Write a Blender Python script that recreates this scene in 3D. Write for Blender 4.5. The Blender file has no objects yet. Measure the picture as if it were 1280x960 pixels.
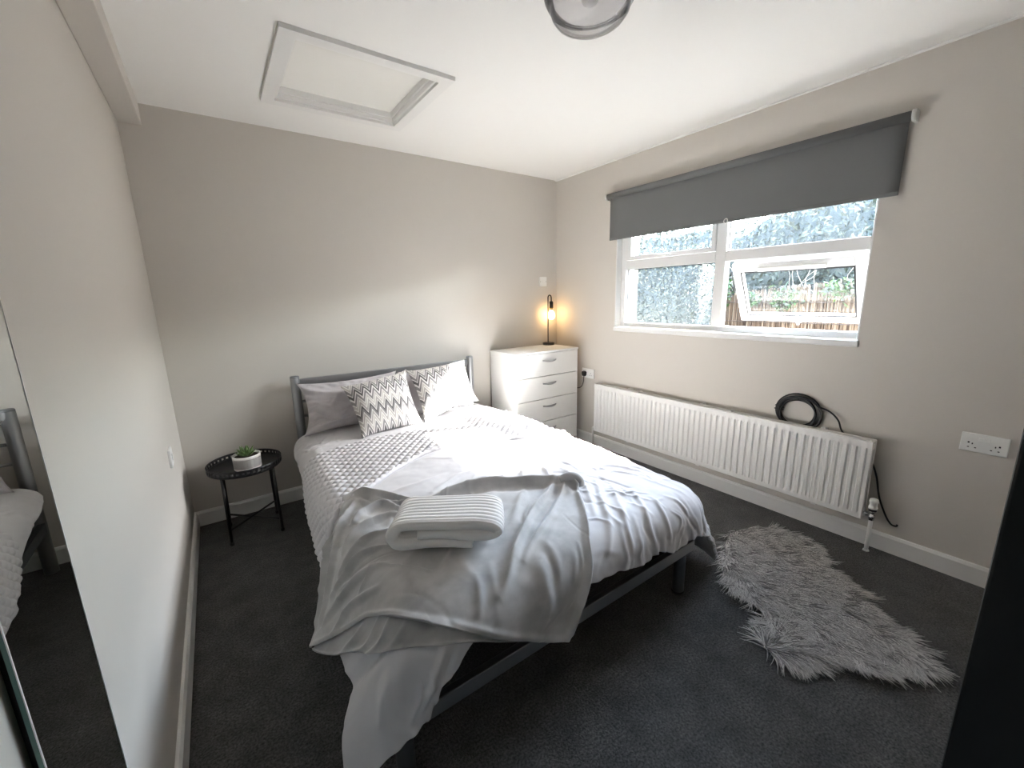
import bpy, bmesh, math, random
import numpy as np
from mathutils import Vector, Matrix

rng = np.random.default_rng(7)
random.seed(7)
scene = bpy.context.scene
COL = scene.collection

# ------------------------------------------------------------------ camera, sky, sun, exposure
cam_d = bpy.data.cameras.new('camera')
cam = bpy.data.objects.new('camera', cam_d); COL.objects.link(cam); scene.camera = cam
cam_d.sensor_fit = 'HORIZONTAL'; cam_d.sensor_width = 36.0
cam_d.lens = 516.96/1280*36.0
cam_d.clip_start = 0.02
_r = (0.81302295, -0.58180894, -0.02218209); _u = (0.13773697, 0.15517803, 0.97823735); _f = (0.56570506, 0.7983847, -0.2062999)
M4 = Matrix(((_r[0], _u[0], -_f[0], 0.0), (_r[1], _u[1], -_f[1], 0.0), (_r[2], _u[2], -_f[2], 1.3669), (0, 0, 0, 1)))
cam.matrix_world = M4

SUN_DIR = Vector((-1.0, 0.41, -0.70)).normalized()
world = bpy.data.worlds.new('sky'); scene.world = world; world.use_nodes = True
wn = world.node_tree.nodes; wl = world.node_tree.links; wn.clear()
w_out = wn.new('ShaderNodeOutputWorld'); w_bg = wn.new('ShaderNodeBackground'); w_sky = wn.new('ShaderNodeTexSky')
w_sky.sky_type = 'NISHITA'; w_sky.sun_disc = False; w_sky.dust_density = 0.3
w_sky.sun_elevation = math.asin(-SUN_DIR.z); w_sky.sun_rotation = math.atan2(-SUN_DIR.x, -SUN_DIR.y)
w_bg.inputs['Strength'].default_value = 2.3
w_mix = wn.new('ShaderNodeMix'); w_mix.data_type = 'RGBA'; w_mix.blend_type = 'MULTIPLY'; w_mix.inputs['Factor'].default_value = 1.0
w_mix.inputs['B'].default_value = (1.0, 0.84, 0.665, 1)        # warm tint takes some blue out of the sky, like a white balance
wl.new(w_sky.outputs[0], w_mix.inputs['A']); wl.new(w_mix.outputs['Result'], w_bg.inputs['Color']); wl.new(w_bg.outputs[0], w_out.inputs['Surface'])

sun_d = bpy.data.lights.new('sun', 'SUN'); sun_d.energy = 14.0; sun_d.angle = math.radians(1.6); sun_d.color = (1.0, 0.95, 0.87)
sun = bpy.data.objects.new('sun', sun_d); COL.objects.link(sun)
sun.rotation_euler = SUN_DIR.to_track_quat('-Z', 'Y').to_euler(); sun.location = (8, -2, 6)

por_d = bpy.data.lights.new('window_portal', 'AREA'); por_d.shape = 'RECTANGLE'; por_d.size = 1.70; por_d.size_y = 0.95
por_d.cycles.is_portal = True
por = bpy.data.objects.new('window_portal', por_d); COL.objects.link(por)
por.location = (2.99, 1.535, 1.52); por.rotation_euler = Vector((-1, 0, 0)).to_track_quat('-Z', 'Y').to_euler()

vs = scene.view_settings
vs.view_transform = 'Standard'; vs.look = 'None'; vs.gamma = 1.0; vs.use_curve_mapping = False
vs.exposure = 2.62
scene.cycles.max_bounces = 14; scene.cycles.diffuse_bounces = 9; scene.cycles.glossy_bounces = 5
scene.cycles.transparent_max_bounces = 16; scene.cycles.transmission_bounces = 8
scene.cycles.sample_clamp_indirect = 8.0
scene.cycles.caustics_reflective = False; scene.cycles.caustics_refractive = False
scene.cycles.use_denoising = True

# ------------------------------------------------------------------ room measures (metres)
XL, XR, YB, YF, H = -0.262, 2.742, 3.088, -0.78, 2.40
WY0, WY1, WZ0, WZ1 = 0.713, 2.358, 1.072, 1.98      # window opening in the right wall

# ------------------------------------------------------------------ materials
MATS = {}
def srgb(r, g, b):
    f = lambda c: (c/255/12.92 if c/255 <= 0.04045 else ((c/255+0.055)/1.055)**2.4)
    return (f(r), f(g), f(b), 1.0)
def mat(name, col, rough=0.6, metal=0.0, bump=None, var=None, sheen=0.0, spec=None, emit=None, coat=0.0, aniso=None):
    """col: linear rgba; bump=(scale, strength, distance); var=(scale, amount) gives noise in lightness"""
    m = bpy.data.materials.new(name); m.use_nodes = True
    nt = m.node_tree; b = nt.nodes['Principled BSDF']
    b.inputs['Base Color'].default_value = col; b.inputs['Roughness'].default_value = rough; b.inputs['Metallic'].default_value = metal
    if spec is not None: b.inputs['Specular IOR Level'].default_value = spec
    if sheen: b.inputs['Sheen Weight'].default_value = sheen; b.inputs['Sheen Roughness'].default_value = 0.45
    if coat: b.inputs['Coat Weight'].default_value = coat
    if emit: b.inputs['Emission Color'].default_value = emit[0]; b.inputs['Emission Strength'].default_value = emit[1]
    tc = nt.nodes.new('ShaderNodeTexCoord')
    if var:
        nz = nt.nodes.new('ShaderNodeTexNoise'); nz.inputs['Scale'].default_value = var[0]; nz.inputs['Detail'].default_value = 5
        nt.links.new(tc.outputs['Object'], nz.inputs['Vector'])
        mr = nt.nodes.new('ShaderNodeMapRange'); mr.inputs['From Min'].default_value = 0.3; mr.inputs['From Max'].default_value = 0.7
        mr.inputs['To Min'].default_value = 1-var[1]; mr.inputs['To Max'].default_value = 1+var[1]
        nt.links.new(nz.outputs['Fac'], mr.inputs['Value'])
        mx = nt.nodes.new('ShaderNodeMix'); mx.data_type = 'RGBA'; mx.blend_type = 'MULTIPLY'; mx.inputs['Factor'].default_value = 1
        mx.inputs['A'].default_value = col; nt.links.new(mr.outputs[0], mx.inputs['B'])
        nt.links.new(mx.outputs['Result'], b.inputs['Base Color'])
    if bump:
        nb = nt.nodes.new('ShaderNodeTexNoise'); nb.inputs['Scale'].default_value = bump[0]; nb.inputs['Detail'].default_value = 4
        nt.links.new(tc.outputs['Object'], nb.inputs['Vector'])
        bp = nt.nodes.new('ShaderNodeBump'); bp.inputs['Strength'].default_value = bump[1]; bp.inputs['Distance'].default_value = bump[2]
        nt.links.new(nb.outputs['Fac'], bp.inputs['Height']); nt.links.new(bp.outputs['Normal'], b.inputs['Normal'])
    MATS[name] = m
    return m

mat('wall_paint', (0.60, 0.565, 0.52, 1), 0.75, bump=(140, 0.12, 0.002))
mat('ceiling_paint', (0.84, 0.83, 0.805, 1), 0.8, bump=(120, 0.1, 0.002))
mat('white_gloss', (0.78, 0.775, 0.755, 1), 0.35)
mat('hatch_gloss', (0.84, 0.83, 0.79, 1), 0.22, bump=(5, 0.12, 0.01))
mat('upvc', (0.74, 0.74, 0.735, 1), 0.28)
mat('rubber', (0.012, 0.012, 0.014, 1), 0.6)
mat('white_plastic', (0.82, 0.82, 0.80, 1), 0.3)
mat('slot_black', (0.01, 0.01, 0.01, 1), 0.6)
mat('radiator_enamel', (0.82, 0.81, 0.79, 1), 0.3)
mat('melamine', (0.80, 0.79, 0.765, 1), 0.75, spec=0.12)
mat('chest_shadow_gap', (0.30, 0.29, 0.28, 1), 0.7)
mat('silver_handle', (0.46, 0.46, 0.47, 1), 0.32, metal=1.0)
mat('bed_metal', (0.36, 0.365, 0.37, 1), 0.34, metal=0.95)
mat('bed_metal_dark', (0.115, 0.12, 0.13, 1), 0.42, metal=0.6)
mat('cap_plastic', (0.25, 0.26, 0.27, 1), 0.4)
mat('mattress_cloth_shaded', (0.03, 0.03, 0.033, 1), 0.9)  # near-black colour stands in for the shade under the duvet
mat('duvet_cotton', (0.62, 0.61, 0.63, 1), 0.72, sheen=0.25, bump=(420, 0.08, 0.001))
mat('pillow_cotton', (0.50, 0.475, 0.49, 1), 0.75, sheen=0.2, bump=(420, 0.08, 0.001))
mat('fleece_grey', (0.42, 0.415, 0.415, 1), 0.8, sheen=0.6, var=(9, 0.26), bump=(900, 0.25, 0.002))
mat('fleece_white', (0.86, 0.845, 0.835, 1), 0.85, sheen=0.5, bump=(500, 0.3, 0.003))
mat('black_metal', (0.008, 0.008, 0.009, 1), 0.4, metal=0.0, spec=0.4)
mat('black_cable', (0.008, 0.008, 0.009, 1), 0.38)
mat('brass', (0.6, 0.45, 0.2, 1), 0.3, metal=1)
mat('chrome', (0.7, 0.7, 0.7, 1), 0.2, metal=1)
mat('blind_fabric', (0.155, 0.16, 0.16, 1), 0.85, bump=(600, 0.15, 0.001))
mat('succulent', (0.10, 0.17, 0.05, 1), 0.5, var=(60, 0.35))
mat('soil', (0.03, 0.022, 0.015, 1), 0.95, bump=(200, 0.5, 0.004))
mat('door_paint', (0.004, 0.004, 0.004, 1), 0.5, spec=0.25)
mat('mirror_silver', (0.86, 0.88, 0.87, 1), 0.0, metal=1.0)
mat('mirror_glass_edge', (0.10, 0.20, 0.18, 1), 0.15)
mat('fur', (0.60, 0.58, 0.565, 1), 0.65, sheen=0.3)
mat('fur_tip', (0.82, 0.80, 0.78, 1), 0.65, sheen=0.3)
mat('fur_dark', (0.22, 0.21, 0.205, 1), 0.7, sheen=0.3)
mat('reed', (0.0874, 0.0612, 0.0415, 1), 0.7)
mat('reed_pale', (0.1310, 0.1027, 0.0764, 1), 0.7)
mat('reed_dark', (0.0458, 0.0288, 0.0184, 1), 0.8)
mat('wire', (0.05, 0.04, 0.035, 1), 0.6)
mat('hedge_leaf', (0.0148, 0.0210, 0.0148, 1), 0.6)
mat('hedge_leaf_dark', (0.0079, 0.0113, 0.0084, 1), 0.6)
mat('hedge_leaf_pale', (0.0328, 0.0402, 0.0306, 1), 0.6)
mat('ivy_leaf', (0.0153, 0.0481, 0.0096, 1), 0.5)
mat('ivy_leaf_pale', (0.0262, 0.0699, 0.0166, 1), 0.5)
mat('twig', (0.1835, 0.1661, 0.1486, 1), 0.7)
mat('brick_cream', (0.075, 0.062, 0.036, 1), 0.85, var=(30, 0.15))
mat('mortar', (0.045, 0.042, 0.036, 1), 0.9)
mat('paving', (0.0699, 0.0677, 0.0655, 1), 0.9, var=(6, 0.2))
mat('render_wall', (0.55, 0.54, 0.52, 1), 0.9)

def carpet():
    m = mat('carpet', (0.066, 0.065, 0.064, 1), 0.95, sheen=0.1)
    nt = m.node_tree; b = nt.nodes['Principled BSDF']; tc = nt.nodes['Texture Coordinate']
    n1 = nt.nodes.new('ShaderNodeTexNoise'); n1.inputs['Scale'].default_value = 130; n1.inputs['Detail'].default_value = 4; n1.inputs['Roughness'].default_value = 0.7
    n2 = nt.nodes.new('ShaderNodeTexNoise'); n2.inputs['Scale'].default_value = 9; n2.inputs['Detail'].default_value = 6; n2.inputs['Roughness'].default_value = 0.65
    for n in (n1, n2): nt.links.new(tc.outputs['Object'], n.inputs['Vector'])
    r1 = nt.nodes.new('ShaderNodeMapRange'); r1.inputs['From Min'].default_value = .3; r1.inputs['From Max'].default_value = .7; r1.inputs['To Min'].default_value = .05; r1.inputs['To Max'].default_value = 1.95
    r2 = nt.nodes.new('ShaderNodeMapRange'); r2.inputs['From Min'].default_value = .3; r2.inputs['From Max'].default_value = .7; r2.inputs['To Min'].default_value = .62; r2.inputs['To Max'].default_value = 1.38
    nt.links.new(n1.outputs['Fac'], r1.inputs['Value']); nt.links.new(n2.outputs['Fac'], r2.inputs['Value'])
    mu = nt.nodes.new('ShaderNodeMath'); mu.operation = 'MULTIPLY'
    nt.links.new(r1.outputs[0], mu.inputs[0]); nt.links.new(r2.outputs[0], mu.inputs[1])
    mx = nt.nodes.new('ShaderNodeMix'); mx.data_type = 'RGBA'; mx.blend_type = 'MULTIPLY'; mx.inputs['Factor'].default_value = 1
    mx.inputs['A'].default_value = (0.066, 0.065, 0.064, 1); nt.links.new(mu.outputs[0], mx.inputs['B'])
    nt.links.new(mx.outputs['Result'], b.inputs['Base Color'])
    bp = nt.nodes.new('ShaderNodeBump'); bp.inputs['Strength'].default_value = 0.8; bp.inputs['Distance'].default_value = 0.006
    nt.links.new(n1.outputs['Fac'], bp.inputs['Height']); nt.links.new(bp.outputs['Normal'], b.inputs['Normal'])
carpet()

def glass_mat(name, tint, dirt, gloss=0.12, streak=(14, 2.0), dirt_col=(0.80, 0.86, 0.90, 1)):
    """thin pane: clear, a little mirror, and white limescale / condensation streaks"""
    m = bpy.data.materials.new(name); m.use_nodes = True; nt = m.node_tree; nt.nodes.clear()
    out = nt.nodes.new('ShaderNodeOutputMaterial')
    tr = nt.nodes.new('ShaderNodeBsdfTransparent'); tr.inputs['Color'].default_value = tint
    gl = nt.nodes.new('ShaderNodeBsdfGlossy'); gl.inputs['Roughness'].default_value = 0.0
    fr = nt.nodes.new('ShaderNodeFresnel'); fr.inputs['IOR'].default_value = 1.35
    m1 = nt.nodes.new('ShaderNodeMixShader')
    nt.links.new(fr.outputs[0], m1.inputs[0]); nt.links.new(tr.outputs[0], m1.inputs[1]); nt.links.new(gl.outputs[0], m1.inputs[2])
    last = m1
    if dirt > 0:
        tc = nt.nodes.new('ShaderNodeTexCoord'); mp = nt.nodes.new('ShaderNodeMapping')
        mp.inputs['Scale'].default_value = (streak[0], streak[0], streak[1])
        nt.links.new(tc.outputs['Object'], mp.inputs['Vector'])
        nz = nt.nodes.new('ShaderNodeTexNoise'); nz.inputs['Scale'].default_value = 3.0; nz.inputs['Detail'].default_value = 6
        nt.links.new(mp.outputs[0], nz.inputs['Vector'])
        mr = nt.nodes.new('ShaderNodeMapRange'); mr.inputs['From Min'].default_value = 0.35; mr.inputs['From Max'].default_value = 0.75
        mr.inputs['To Min'].default_value = dirt*0.35; mr.inputs['To Max'].default_value = dirt
        nt.links.new(nz.outputs['Fac'], mr.inputs['Value'])
        df = nt.nodes.new('ShaderNodeBsdfDiffuse'); df.inputs['Color'].default_value = dirt_col
        tl = nt.nodes.new('ShaderNodeBsdfTranslucent'); tl.inputs['Color'].default_value = dirt_col
        md = nt.nodes.new('ShaderNodeMixShader'); md.inputs[0].default_value = 0.6
        nt.links.new(df.outputs[0], md.inputs[1]); nt.links.new(tl.outputs[0], md.inputs[2])
        m2 = nt.nodes.new('ShaderNodeMixShader')
        nt.links.new(mr.outputs[0], m2.inputs[0]); nt.links.new(m1.outputs[0], m2.inputs[1]); nt.links.new(md.outputs[0], m2.inputs[2])
        last = m2
    nt.links.new(last.outputs[0], out.inputs['Surface'])
    MATS[name] = m
glass_mat('pane_dirty', (0.90, 0.95, 0.98, 1), 0.04, streak=(22, 2.2), dirt_col=(0.50, 0.60, 0.70, 1))  # real dirt film; its blue tint imitates scattered sky light
glass_mat('pane_clear', (0.95, 0.97, 0.96, 1), 0.004)
glass_mat('smoke_glass', (0.88, 0.875, 0.88, 1), 0.22, streak=(.01, .01), dirt_col=(0.55, 0.545, 0.56, 1))
MATS['smoke_glass'].node_tree.nodes['Fresnel'].inputs['IOR'].default_value = 1.28

def chevron():
    m = bpy.data.materials.new('chevron_cloth'); m.use_nodes = True; nt = m.node_tree; b = nt.nodes['Principled BSDF']
    b.inputs['Roughness'].default_value = 0.8; b.inputs['Sheen Weight'].default_value = 0.1
    uv = nt.nodes.new('ShaderNodeUVMap'); sp = nt.nodes.new('ShaderNodeSeparateXYZ'); nt.links.new(uv.outputs[0], sp.inputs[0])
    def math_(op, a, bv):
        n = nt.nodes.new('ShaderNodeMath'); n.operation = op
        for i, v in enumerate((a, bv)):
            if v is None: continue
            if isinstance(v, (int, float)): n.inputs[i].default_value = v
            else: nt.links.new(v, n.inputs[i])
        return n.outputs[0]
    x = math_('MULTIPLY', sp.outputs[0], 8.0)
    tri = math_('PINGPONG', x, 0.5)            # 0..0.5
    zig = math_('MULTIPLY', tri, 0.33)
    v = math_('ADD', sp.outputs[1], zig)
    v = math_('MULTIPLY', v, 1.3)
    fr = math_('FRACT', v, None)
    cr = nt.nodes.new('ShaderNodeValToRGB'); cr.color_ramp.interpolation = 'CONSTANT'
    W = (0.80, 0.785, 0.76, 1); L = (0.43, 0.41, 0.385, 1); Gm = (0.27, 0.26, 0.26, 1); D = (0.125, 0.117, 0.12, 1); P = (0.56, 0.535, 0.505, 1)
    stops = [(0.0, W), (0.03, D), (0.112, W), (0.142, Gm), (0.228, W), (0.258, P), (0.338, W), (0.368, L), (0.448, W), (0.478, Gm), (0.558, D), (0.63, W), (0.66, L), (0.74, W), (0.77, P), (0.85, W), (0.88, Gm), (0.97, W)]
    el = cr.color_ramp.elements
    el[0].position, el[0].color = stops[0]; el[1].position, el[1].color = stops[1]
    for p_, c_ in stops[2:]:
        e = el.new(p_); e.color = c_
    nt.links.new(fr, cr.inputs[0]); nt.links.new(cr.outputs[0], b.inputs['Base Color'])
    MATS['chevron_cloth'] = m
chevron()

def pot_pattern():
    m = bpy.data.materials.new('pot_pattern'); m.use_nodes = True; nt = m.node_tree; b = nt.nodes['Principled BSDF']; b.inputs['Roughness'].default_value = 0.45
    uv = nt.nodes.new('ShaderNodeUVMap'); sp = nt.nodes.new('ShaderNodeSeparateXYZ'); nt.links.new(uv.outputs[0], sp.inputs[0])
    def mm(op, a, bv=None):
        n = nt.nodes.new('ShaderNodeMath'); n.operation = op
        for i, v in enumerate((a, bv)):
            if v is None: continue
            if isinstance(v, (int, float)): n.inputs[i].default_value = v
            else: nt.links.new(v, n.inputs[i])
        return n.outputs[0]
    col = mm('FRACT', mm('MULTIPLY', sp.outputs[0], 13)); row = mm('PINGPONG', mm('MULTIPLY', sp.outputs[0], 26), 0.5)
    dash = mm('FRACT', mm('ADD', mm('MULTIPLY', sp.outputs[1], 7), mm('MULTIPLY', row, 1.4)))
    a = mm('GREATER_THAN', dash, 0.52); l1 = mm('LESS_THAN', col, 0.10); l2 = mm('GREATER_THAN', col, 0.62); l3 = mm('LESS_THAN', col, 0.72)
    line = mm('MAXIMUM', l1, mm('MULTIPLY', l2, l3))
    inside = mm('MULTIPLY', mm('GREATER_THAN', sp.outputs[1], 0.12), mm('LESS_THAN', sp.outputs[1], 0.88))
    fac = mm('MULTIPLY', mm('MAXIMUM', a, line), inside)
    mx = nt.nodes.new('ShaderNodeMix'); mx.data_type = 'RGBA'; mx.inputs['A'].default_value = (0.75, 0.73, 0.70, 1); mx.inputs['B'].default_value = (0.05, 0.045, 0.045, 1)
    nt.links.new(fac, mx.inputs['Factor']); nt.links.new(mx.outputs['Result'], b.inputs['Base Color'])
    MATS['pot_pattern'] = m
pot_pattern()

# ------------------------------------------------------------------ builders
def link(o, parent=None):
    COL.objects.link(o)
    if parent is not None:      # meshes are laid out in room coordinates; cancel the place of the chain above
        o.parent = parent; w = Vector((0, 0, 0)); q = parent
        while q is not None: w += q.location; q = q.parent
        o.location = -w
    return o
def tag(o, label=None, cat=None, group=None, kind=None):
    if label: o['label'] = label
    if cat: o['category'] = cat
    if group: o['group'] = group
    if kind: o['kind'] = kind
    return o
def empty(name, loc):
    o = bpy.data.objects.new(name, None); COL.objects.link(o); o.location = loc; o.empty_display_size = 0.05
    return o
def mesh_from(name, V, F, material, parent=None, smooth=True, uv=None, kind=None):
    me = bpy.data.meshes.new(name)
    V = np.asarray(V, float)
    me.from_pydata([tuple(v) for v in V], [], [tuple(f) for f in F]) if not isinstance(F, np.ndarray) else fast_mesh(me, V, F)
    mats = material if isinstance(material, (list, tuple)) else [material]
    for m in mats: me.materials.append(MATS[m])
    if smooth: me.polygons.foreach_set('use_smooth', np.ones(len(me.polygons), bool))
    if uv is not None:
        ul = me.uv_layers.new(name='UVMap'); li = np.empty(len(me.loops), np.int32); me.loops.foreach_get('vertex_index', li)
        ul.data.foreach_set('uv', np.asarray(uv, np.float32)[li].ravel())
    me.update()
    o = bpy.data.objects.new(name, me)
    if kind: o['kind'] = kind
    return link(o, parent)
def fast_mesh(me, V, F):
    n, k = F.shape
    me.vertices.add(len(V)); me.vertices.foreach_set('co', V.astype(np.float32).ravel())
    me.loops.add(n*k); me.loops.foreach_set('vertex_index', F.astype(np.int32).ravel())
    me.polygons.add(n); me.polygons.foreach_set('loop_start', np.arange(0, n*k, k, dtype=np.int32))
    me.polygons.foreach_set('loop_total', np.full(n, k, np.int32))
    me.update(calc_edges=True); me.validate()
def grid_faces(nu, nv, flip=False, wrap_u=False):
    i = np.arange(nu if wrap_u else nu-1)[:, None]; j = np.arange(nv-1)[None, :]
    i2 = (i+1) % nu
    a = i*nv+j; b = i2*nv+j; c = i2*nv+j+1; d = i*nv+j+1
    F = np.stack([a, b, c, d] if not flip else [a, d, c, b], -1).reshape(-1, 4)
    return F
def bm_obj(name, bm, material, parent=None, smooth=False, kind=None):
    me = bpy.data.meshes.new(name); bmesh.ops.recalc_face_normals(bm, faces=bm.faces[:]); bm.to_mesh(me); bm.free()
    mats = material if isinstance(material, (list, tuple)) else [material]
    for m in mats: me.materials.append(MATS[m])
    if smooth: me.polygons.foreach_set('use_smooth', np.ones(len(me.polygons), bool))
    o = bpy.data.objects.new(name, me)
    if kind: o['kind'] = kind
    return link(o, parent)
def add_box(bm, x0, x1, y0, y1, z0, z1, bevel=0.0, segs=2, rot=None, pivot=None):
    r = bmesh.ops.create_cube(bm, size=1.0)
    vs_ = r['verts']
    bmesh.ops.scale(bm, vec=(x1-x0, y1-y0, z1-z0), verts=vs_); bmesh.ops.translate(bm, vec=((x0+x1)/2, (y0+y1)/2, (z0+z1)/2), verts=vs_)
    if bevel > 0:
        es = list({e for v in vs_ for e in v.link_edges})
        rb = bmesh.ops.bevel(bm, geom=es, offset=bevel, segments=segs, profile=0.5, affect='EDGES')
        vs_ = list({v for f in rb['faces'] for v in f.verts} | {v for v in vs_ if v.is_valid})
    if rot is not None:
        bmesh.ops.rotate(bm, cent=pivot or ((x0+x1)/2, (y0+y1)/2, (z0+z1)/2), matrix=rot, verts=vs_)
    return vs_
def box(name, x0, x1, y0, y1, z0, z1, material, parent=None, bevel=0.0, segs=2, rot=None, pivot=None, kind=None):
    bm = bmesh.new(); add_box(bm, x0, x1, y0, y1, z0, z1, bevel, segs, rot, pivot)
    return bm_obj(name, bm, material, parent, smooth=False, kind=kind)
def boxes(name, lst, material, parent=None, kind=None, bevel=0.0):
    bm = bmesh.new()
    for b in lst: add_box(bm, *b, bevel=bevel)
    return bm_obj(name, bm, material, parent, kind=kind)
def catmull(P, n=8, closed=False):
    P = np.asarray(P, float)
    if len(P) < 3 and not closed: return np.array([P[0]+(P[-1]-P[0])*t for t in np.linspace(0, 1, n)])
    if closed: Q = np.vstack([P[-1], P, P[0], P[1]])
    else: Q = np.vstack([2*P[0]-P[1], P, 2*P[-1]-P[-2]])
    out = []
    for i in range(1, len(Q)-2):
        p0, p1, p2, p3 = Q[i-1:i+3]
        for t in np.arange(n)/n:
            out.append(0.5*((2*p1)+(-p0+p2)*t+(2*p0-5*p1+4*p2-p3)*t*t+(-p0+3*p1-3*p2+p3)*t**3))
    if not closed: out.append(P[-1])
    return np.array(out)
def tube_geo(P, r, sides=8, closed=False, caps=True):
    P = np.asarray(P, float); n = len(P); r = np.broadcast_to(np.asarray(r, float), (n,))
    T = np.gradient(P, axis=0) if not closed else np.roll(P, -1, 0)-np.roll(P, 1, 0)
    T /= np.maximum(np.linalg.norm(T, axis=1, keepdims=True), 1e-9)
    ref = np.array([0, 0, 1.0]) if abs(T[0][2]) < 0.9 else np.array([1.0, 0, 0])
    N = np.cross(T[0], ref); N /= np.linalg.norm(N); V = []
    for i in range(n):
        N = N-T[i]*(N@T[i]); N /= max(np.linalg.norm(N), 1e-9); B = np.cross(T[i], N)
        for k in range(sides):
            a = 2*math.pi*k/sides; V.append(P[i]+r[i]*(math.cos(a)*N+math.sin(a)*B))
    F = []
    for i in range(n if closed else n-1):
        for k in range(sides):
            a = i*sides+k; b = i*sides+(k+1) % sides; i2 = (i+1) % n
            F.append((a, b, i2*sides+(k+1) % sides, i2*sides+k))
    if caps and not closed:
        F.append(tuple(range(sides))[::-1]); F.append(tuple((n-1)*sides+k for k in range(sides)))
    return V, F
def tube(name, P, r, material, parent=None, sides=10, closed=False):
    V, F = tube_geo(P, r, sides, closed)
    return mesh_from(name, V, F, material, parent)
def multi_tube(name, lst, material, parent=None, sides=8):
    VV, FF = [], []
    for P, r in lst:
        V, F = tube_geo(P, r, sides); o = len(VV); VV += V; FF += [tuple(i+o for i in f) for f in F]
    return mesh_from(name, VV, FF, material, parent)
def lathe(name, prof, c, material, parent=None, n=40, closed_prof=False, axis='Z', smooth=True, uv=False):
    """prof: list of (radius, height)"""
    prof = list(prof); m = len(prof); V = []; UV = []
    for i in range(n):
        a = 2*math.pi*i/n
        for j, (r, h) in enumerate(prof):
            if axis == 'Z': V.append((c[0]+r*math.cos(a), c[1]+r*math.sin(a), c[2]+h))
            elif axis == 'X': V.append((c[0]+h, c[1]+r*math.cos(a), c[2]+r*math.sin(a)))
            else: V.append((c[0]+r*math.cos(a), c[1]+h, c[2]+r*math.sin(a)))
            UV.append((i/n, j/(m-1)))
    F = []
    for i in range(n):
        i2 = (i+1) % n
        for j in range(m if closed_prof else m-1):
            j2 = (j+1) % m
            q = (i*m+j, i2*m+j, i2*m+j2, i*m+j2)
            F.append(q)
    o = mesh_from(name, V, F, material, parent, smooth=smooth, uv=UV if uv else None)
    bm = bmesh.new(); bm.from_mesh(o.data); bmesh.ops.remove_doubles(bm, verts=bm.verts, dist=1e-6)
    bmesh.ops.dissolve_degenerate(bm, dist=1e-7, edges=bm.edges); bmesh.ops.recalc_face_normals(bm, faces=bm.faces[:]); bm.to_mesh(o.data); bm.free()
    if smooth: o.data.polygons.foreach_set('use_smooth', np.ones(len(o.data.polygons), bool))
    return o
def smooth_by_angle(o, deg=35):
    bm = bmesh.new(); bm.from_mesh(o.data); th = math.radians(deg)
    for f in bm.faces: f.smooth = True
    for e in bm.edges: e.smooth = (len(e.link_faces) == 2 and e.calc_face_angle(0) < th)
    bm.to_mesh(o.data); bm.free(); return o

class Noise2:
    """smooth value noise on a lattice"""
    def __init__(self, seed): self.g = np.random.default_rng(seed).random((256, 256))
    def __call__(self, x, y):
        x = np.asarray(x)+100.0; y = np.asarray(y)+100.0
        xi = np.floor(x).astype(int); yi = np.floor(y).astype(int); fx = x-xi; fy = y-yi
        fx = fx*fx*(3-2*fx); fy = fy*fy*(3-2*fy); g = self.g
        a = g[xi % 256, yi % 256]; b = g[(xi+1) % 256, yi % 256]; c = g[xi % 256, (yi+1) % 256]; d = g[(xi+1) % 256, (yi+1) % 256]
        return (a*(1-fx)+b*fx)*(1-fy)+(c*(1-fx)+d*fx)*fy-0.5
    def fbm(self, x, y, o=4):
        return sum(self(x*2**k, y*2**k)/2**k for k in range(o))
def ridges(A, B, lst):
    """sum of soft fold ridges; lst: (polyline in cloth coordinates, width, height)"""
    out = np.zeros_like(A)
    for P, w, h in lst:
        P = catmull(P, 5) if len(P) > 2 else np.asarray(P, float)
        m = (A > P[:, 0].min()-3*w) & (A < P[:, 0].max()+3*w) & (B > P[:, 1].min()-3*w) & (B < P[:, 1].max()+3*w)
        if not m.any(): continue
        a, b = A[m], B[m]; best = np.full(a.shape, 1e9); tt = np.zeros(a.shape); n = len(P)-1
        for i in range(n):
            d = P[i+1]-P[i]; L2 = max(d@d, 1e-12)
            t = np.clip(((a-P[i, 0])*d[0]+(b-P[i, 1])*d[1])/L2, 0, 1)
            e = (a-P[i, 0]-t*d[0])**2+(b-P[i, 1]-t*d[1])**2
            q = e < best; best = np.where(q, e, best); tt = np.where(q, (i+t)/n, tt)
        out[m] += h*np.exp(-best/(w*w))*np.sin(np.pi*np.clip(tt*0.9+0.05, 0, 1))**0.6
    return out

# ------------------------------------------------------------------ the room
floor = box('floor', XL-.3, XR+.02, YF-1.6, YB+.02, -0.10, 0.0, 'carpet', kind='structure')
HX0, HX1, HY0, HY1 = 0.41, 1.04, 2.02, 2.635        # loft hatch opening
ceiling = boxes('ceiling', [(XL-.2, HX0, YF-1.5, YB+.1, H, H+.12), (HX1, XR+.2, YF-1.5, YB+.1, H, H+.12),
                            (HX0, HX1, YF-1.5, HY0, H, H+.12), (HX0, HX1, HY1, YB+.1, H, H+.12)], 'ceiling_paint', kind='structure')
box('wall_left', XL-.12, XL, YF-1.5, YB+.1, 0, H, 'wall_paint', kind='structure')
box('wall_back', XL, XR, YB, YB+.12, 0, H, 'wall_paint', kind='structure')
WT = 0.24
boxes('wall_right', [(XR, XR+WT, YF-1.5, WY0, -0.05, H), (XR, XR+WT, WY1, YB+.12, -0.05, H), (XR, XR+WT, WY0, WY1, -0.05, WZ0), (XR, XR+WT, WY0, WY1, WZ1, H)], 'wall_paint', kind='structure')
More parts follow.
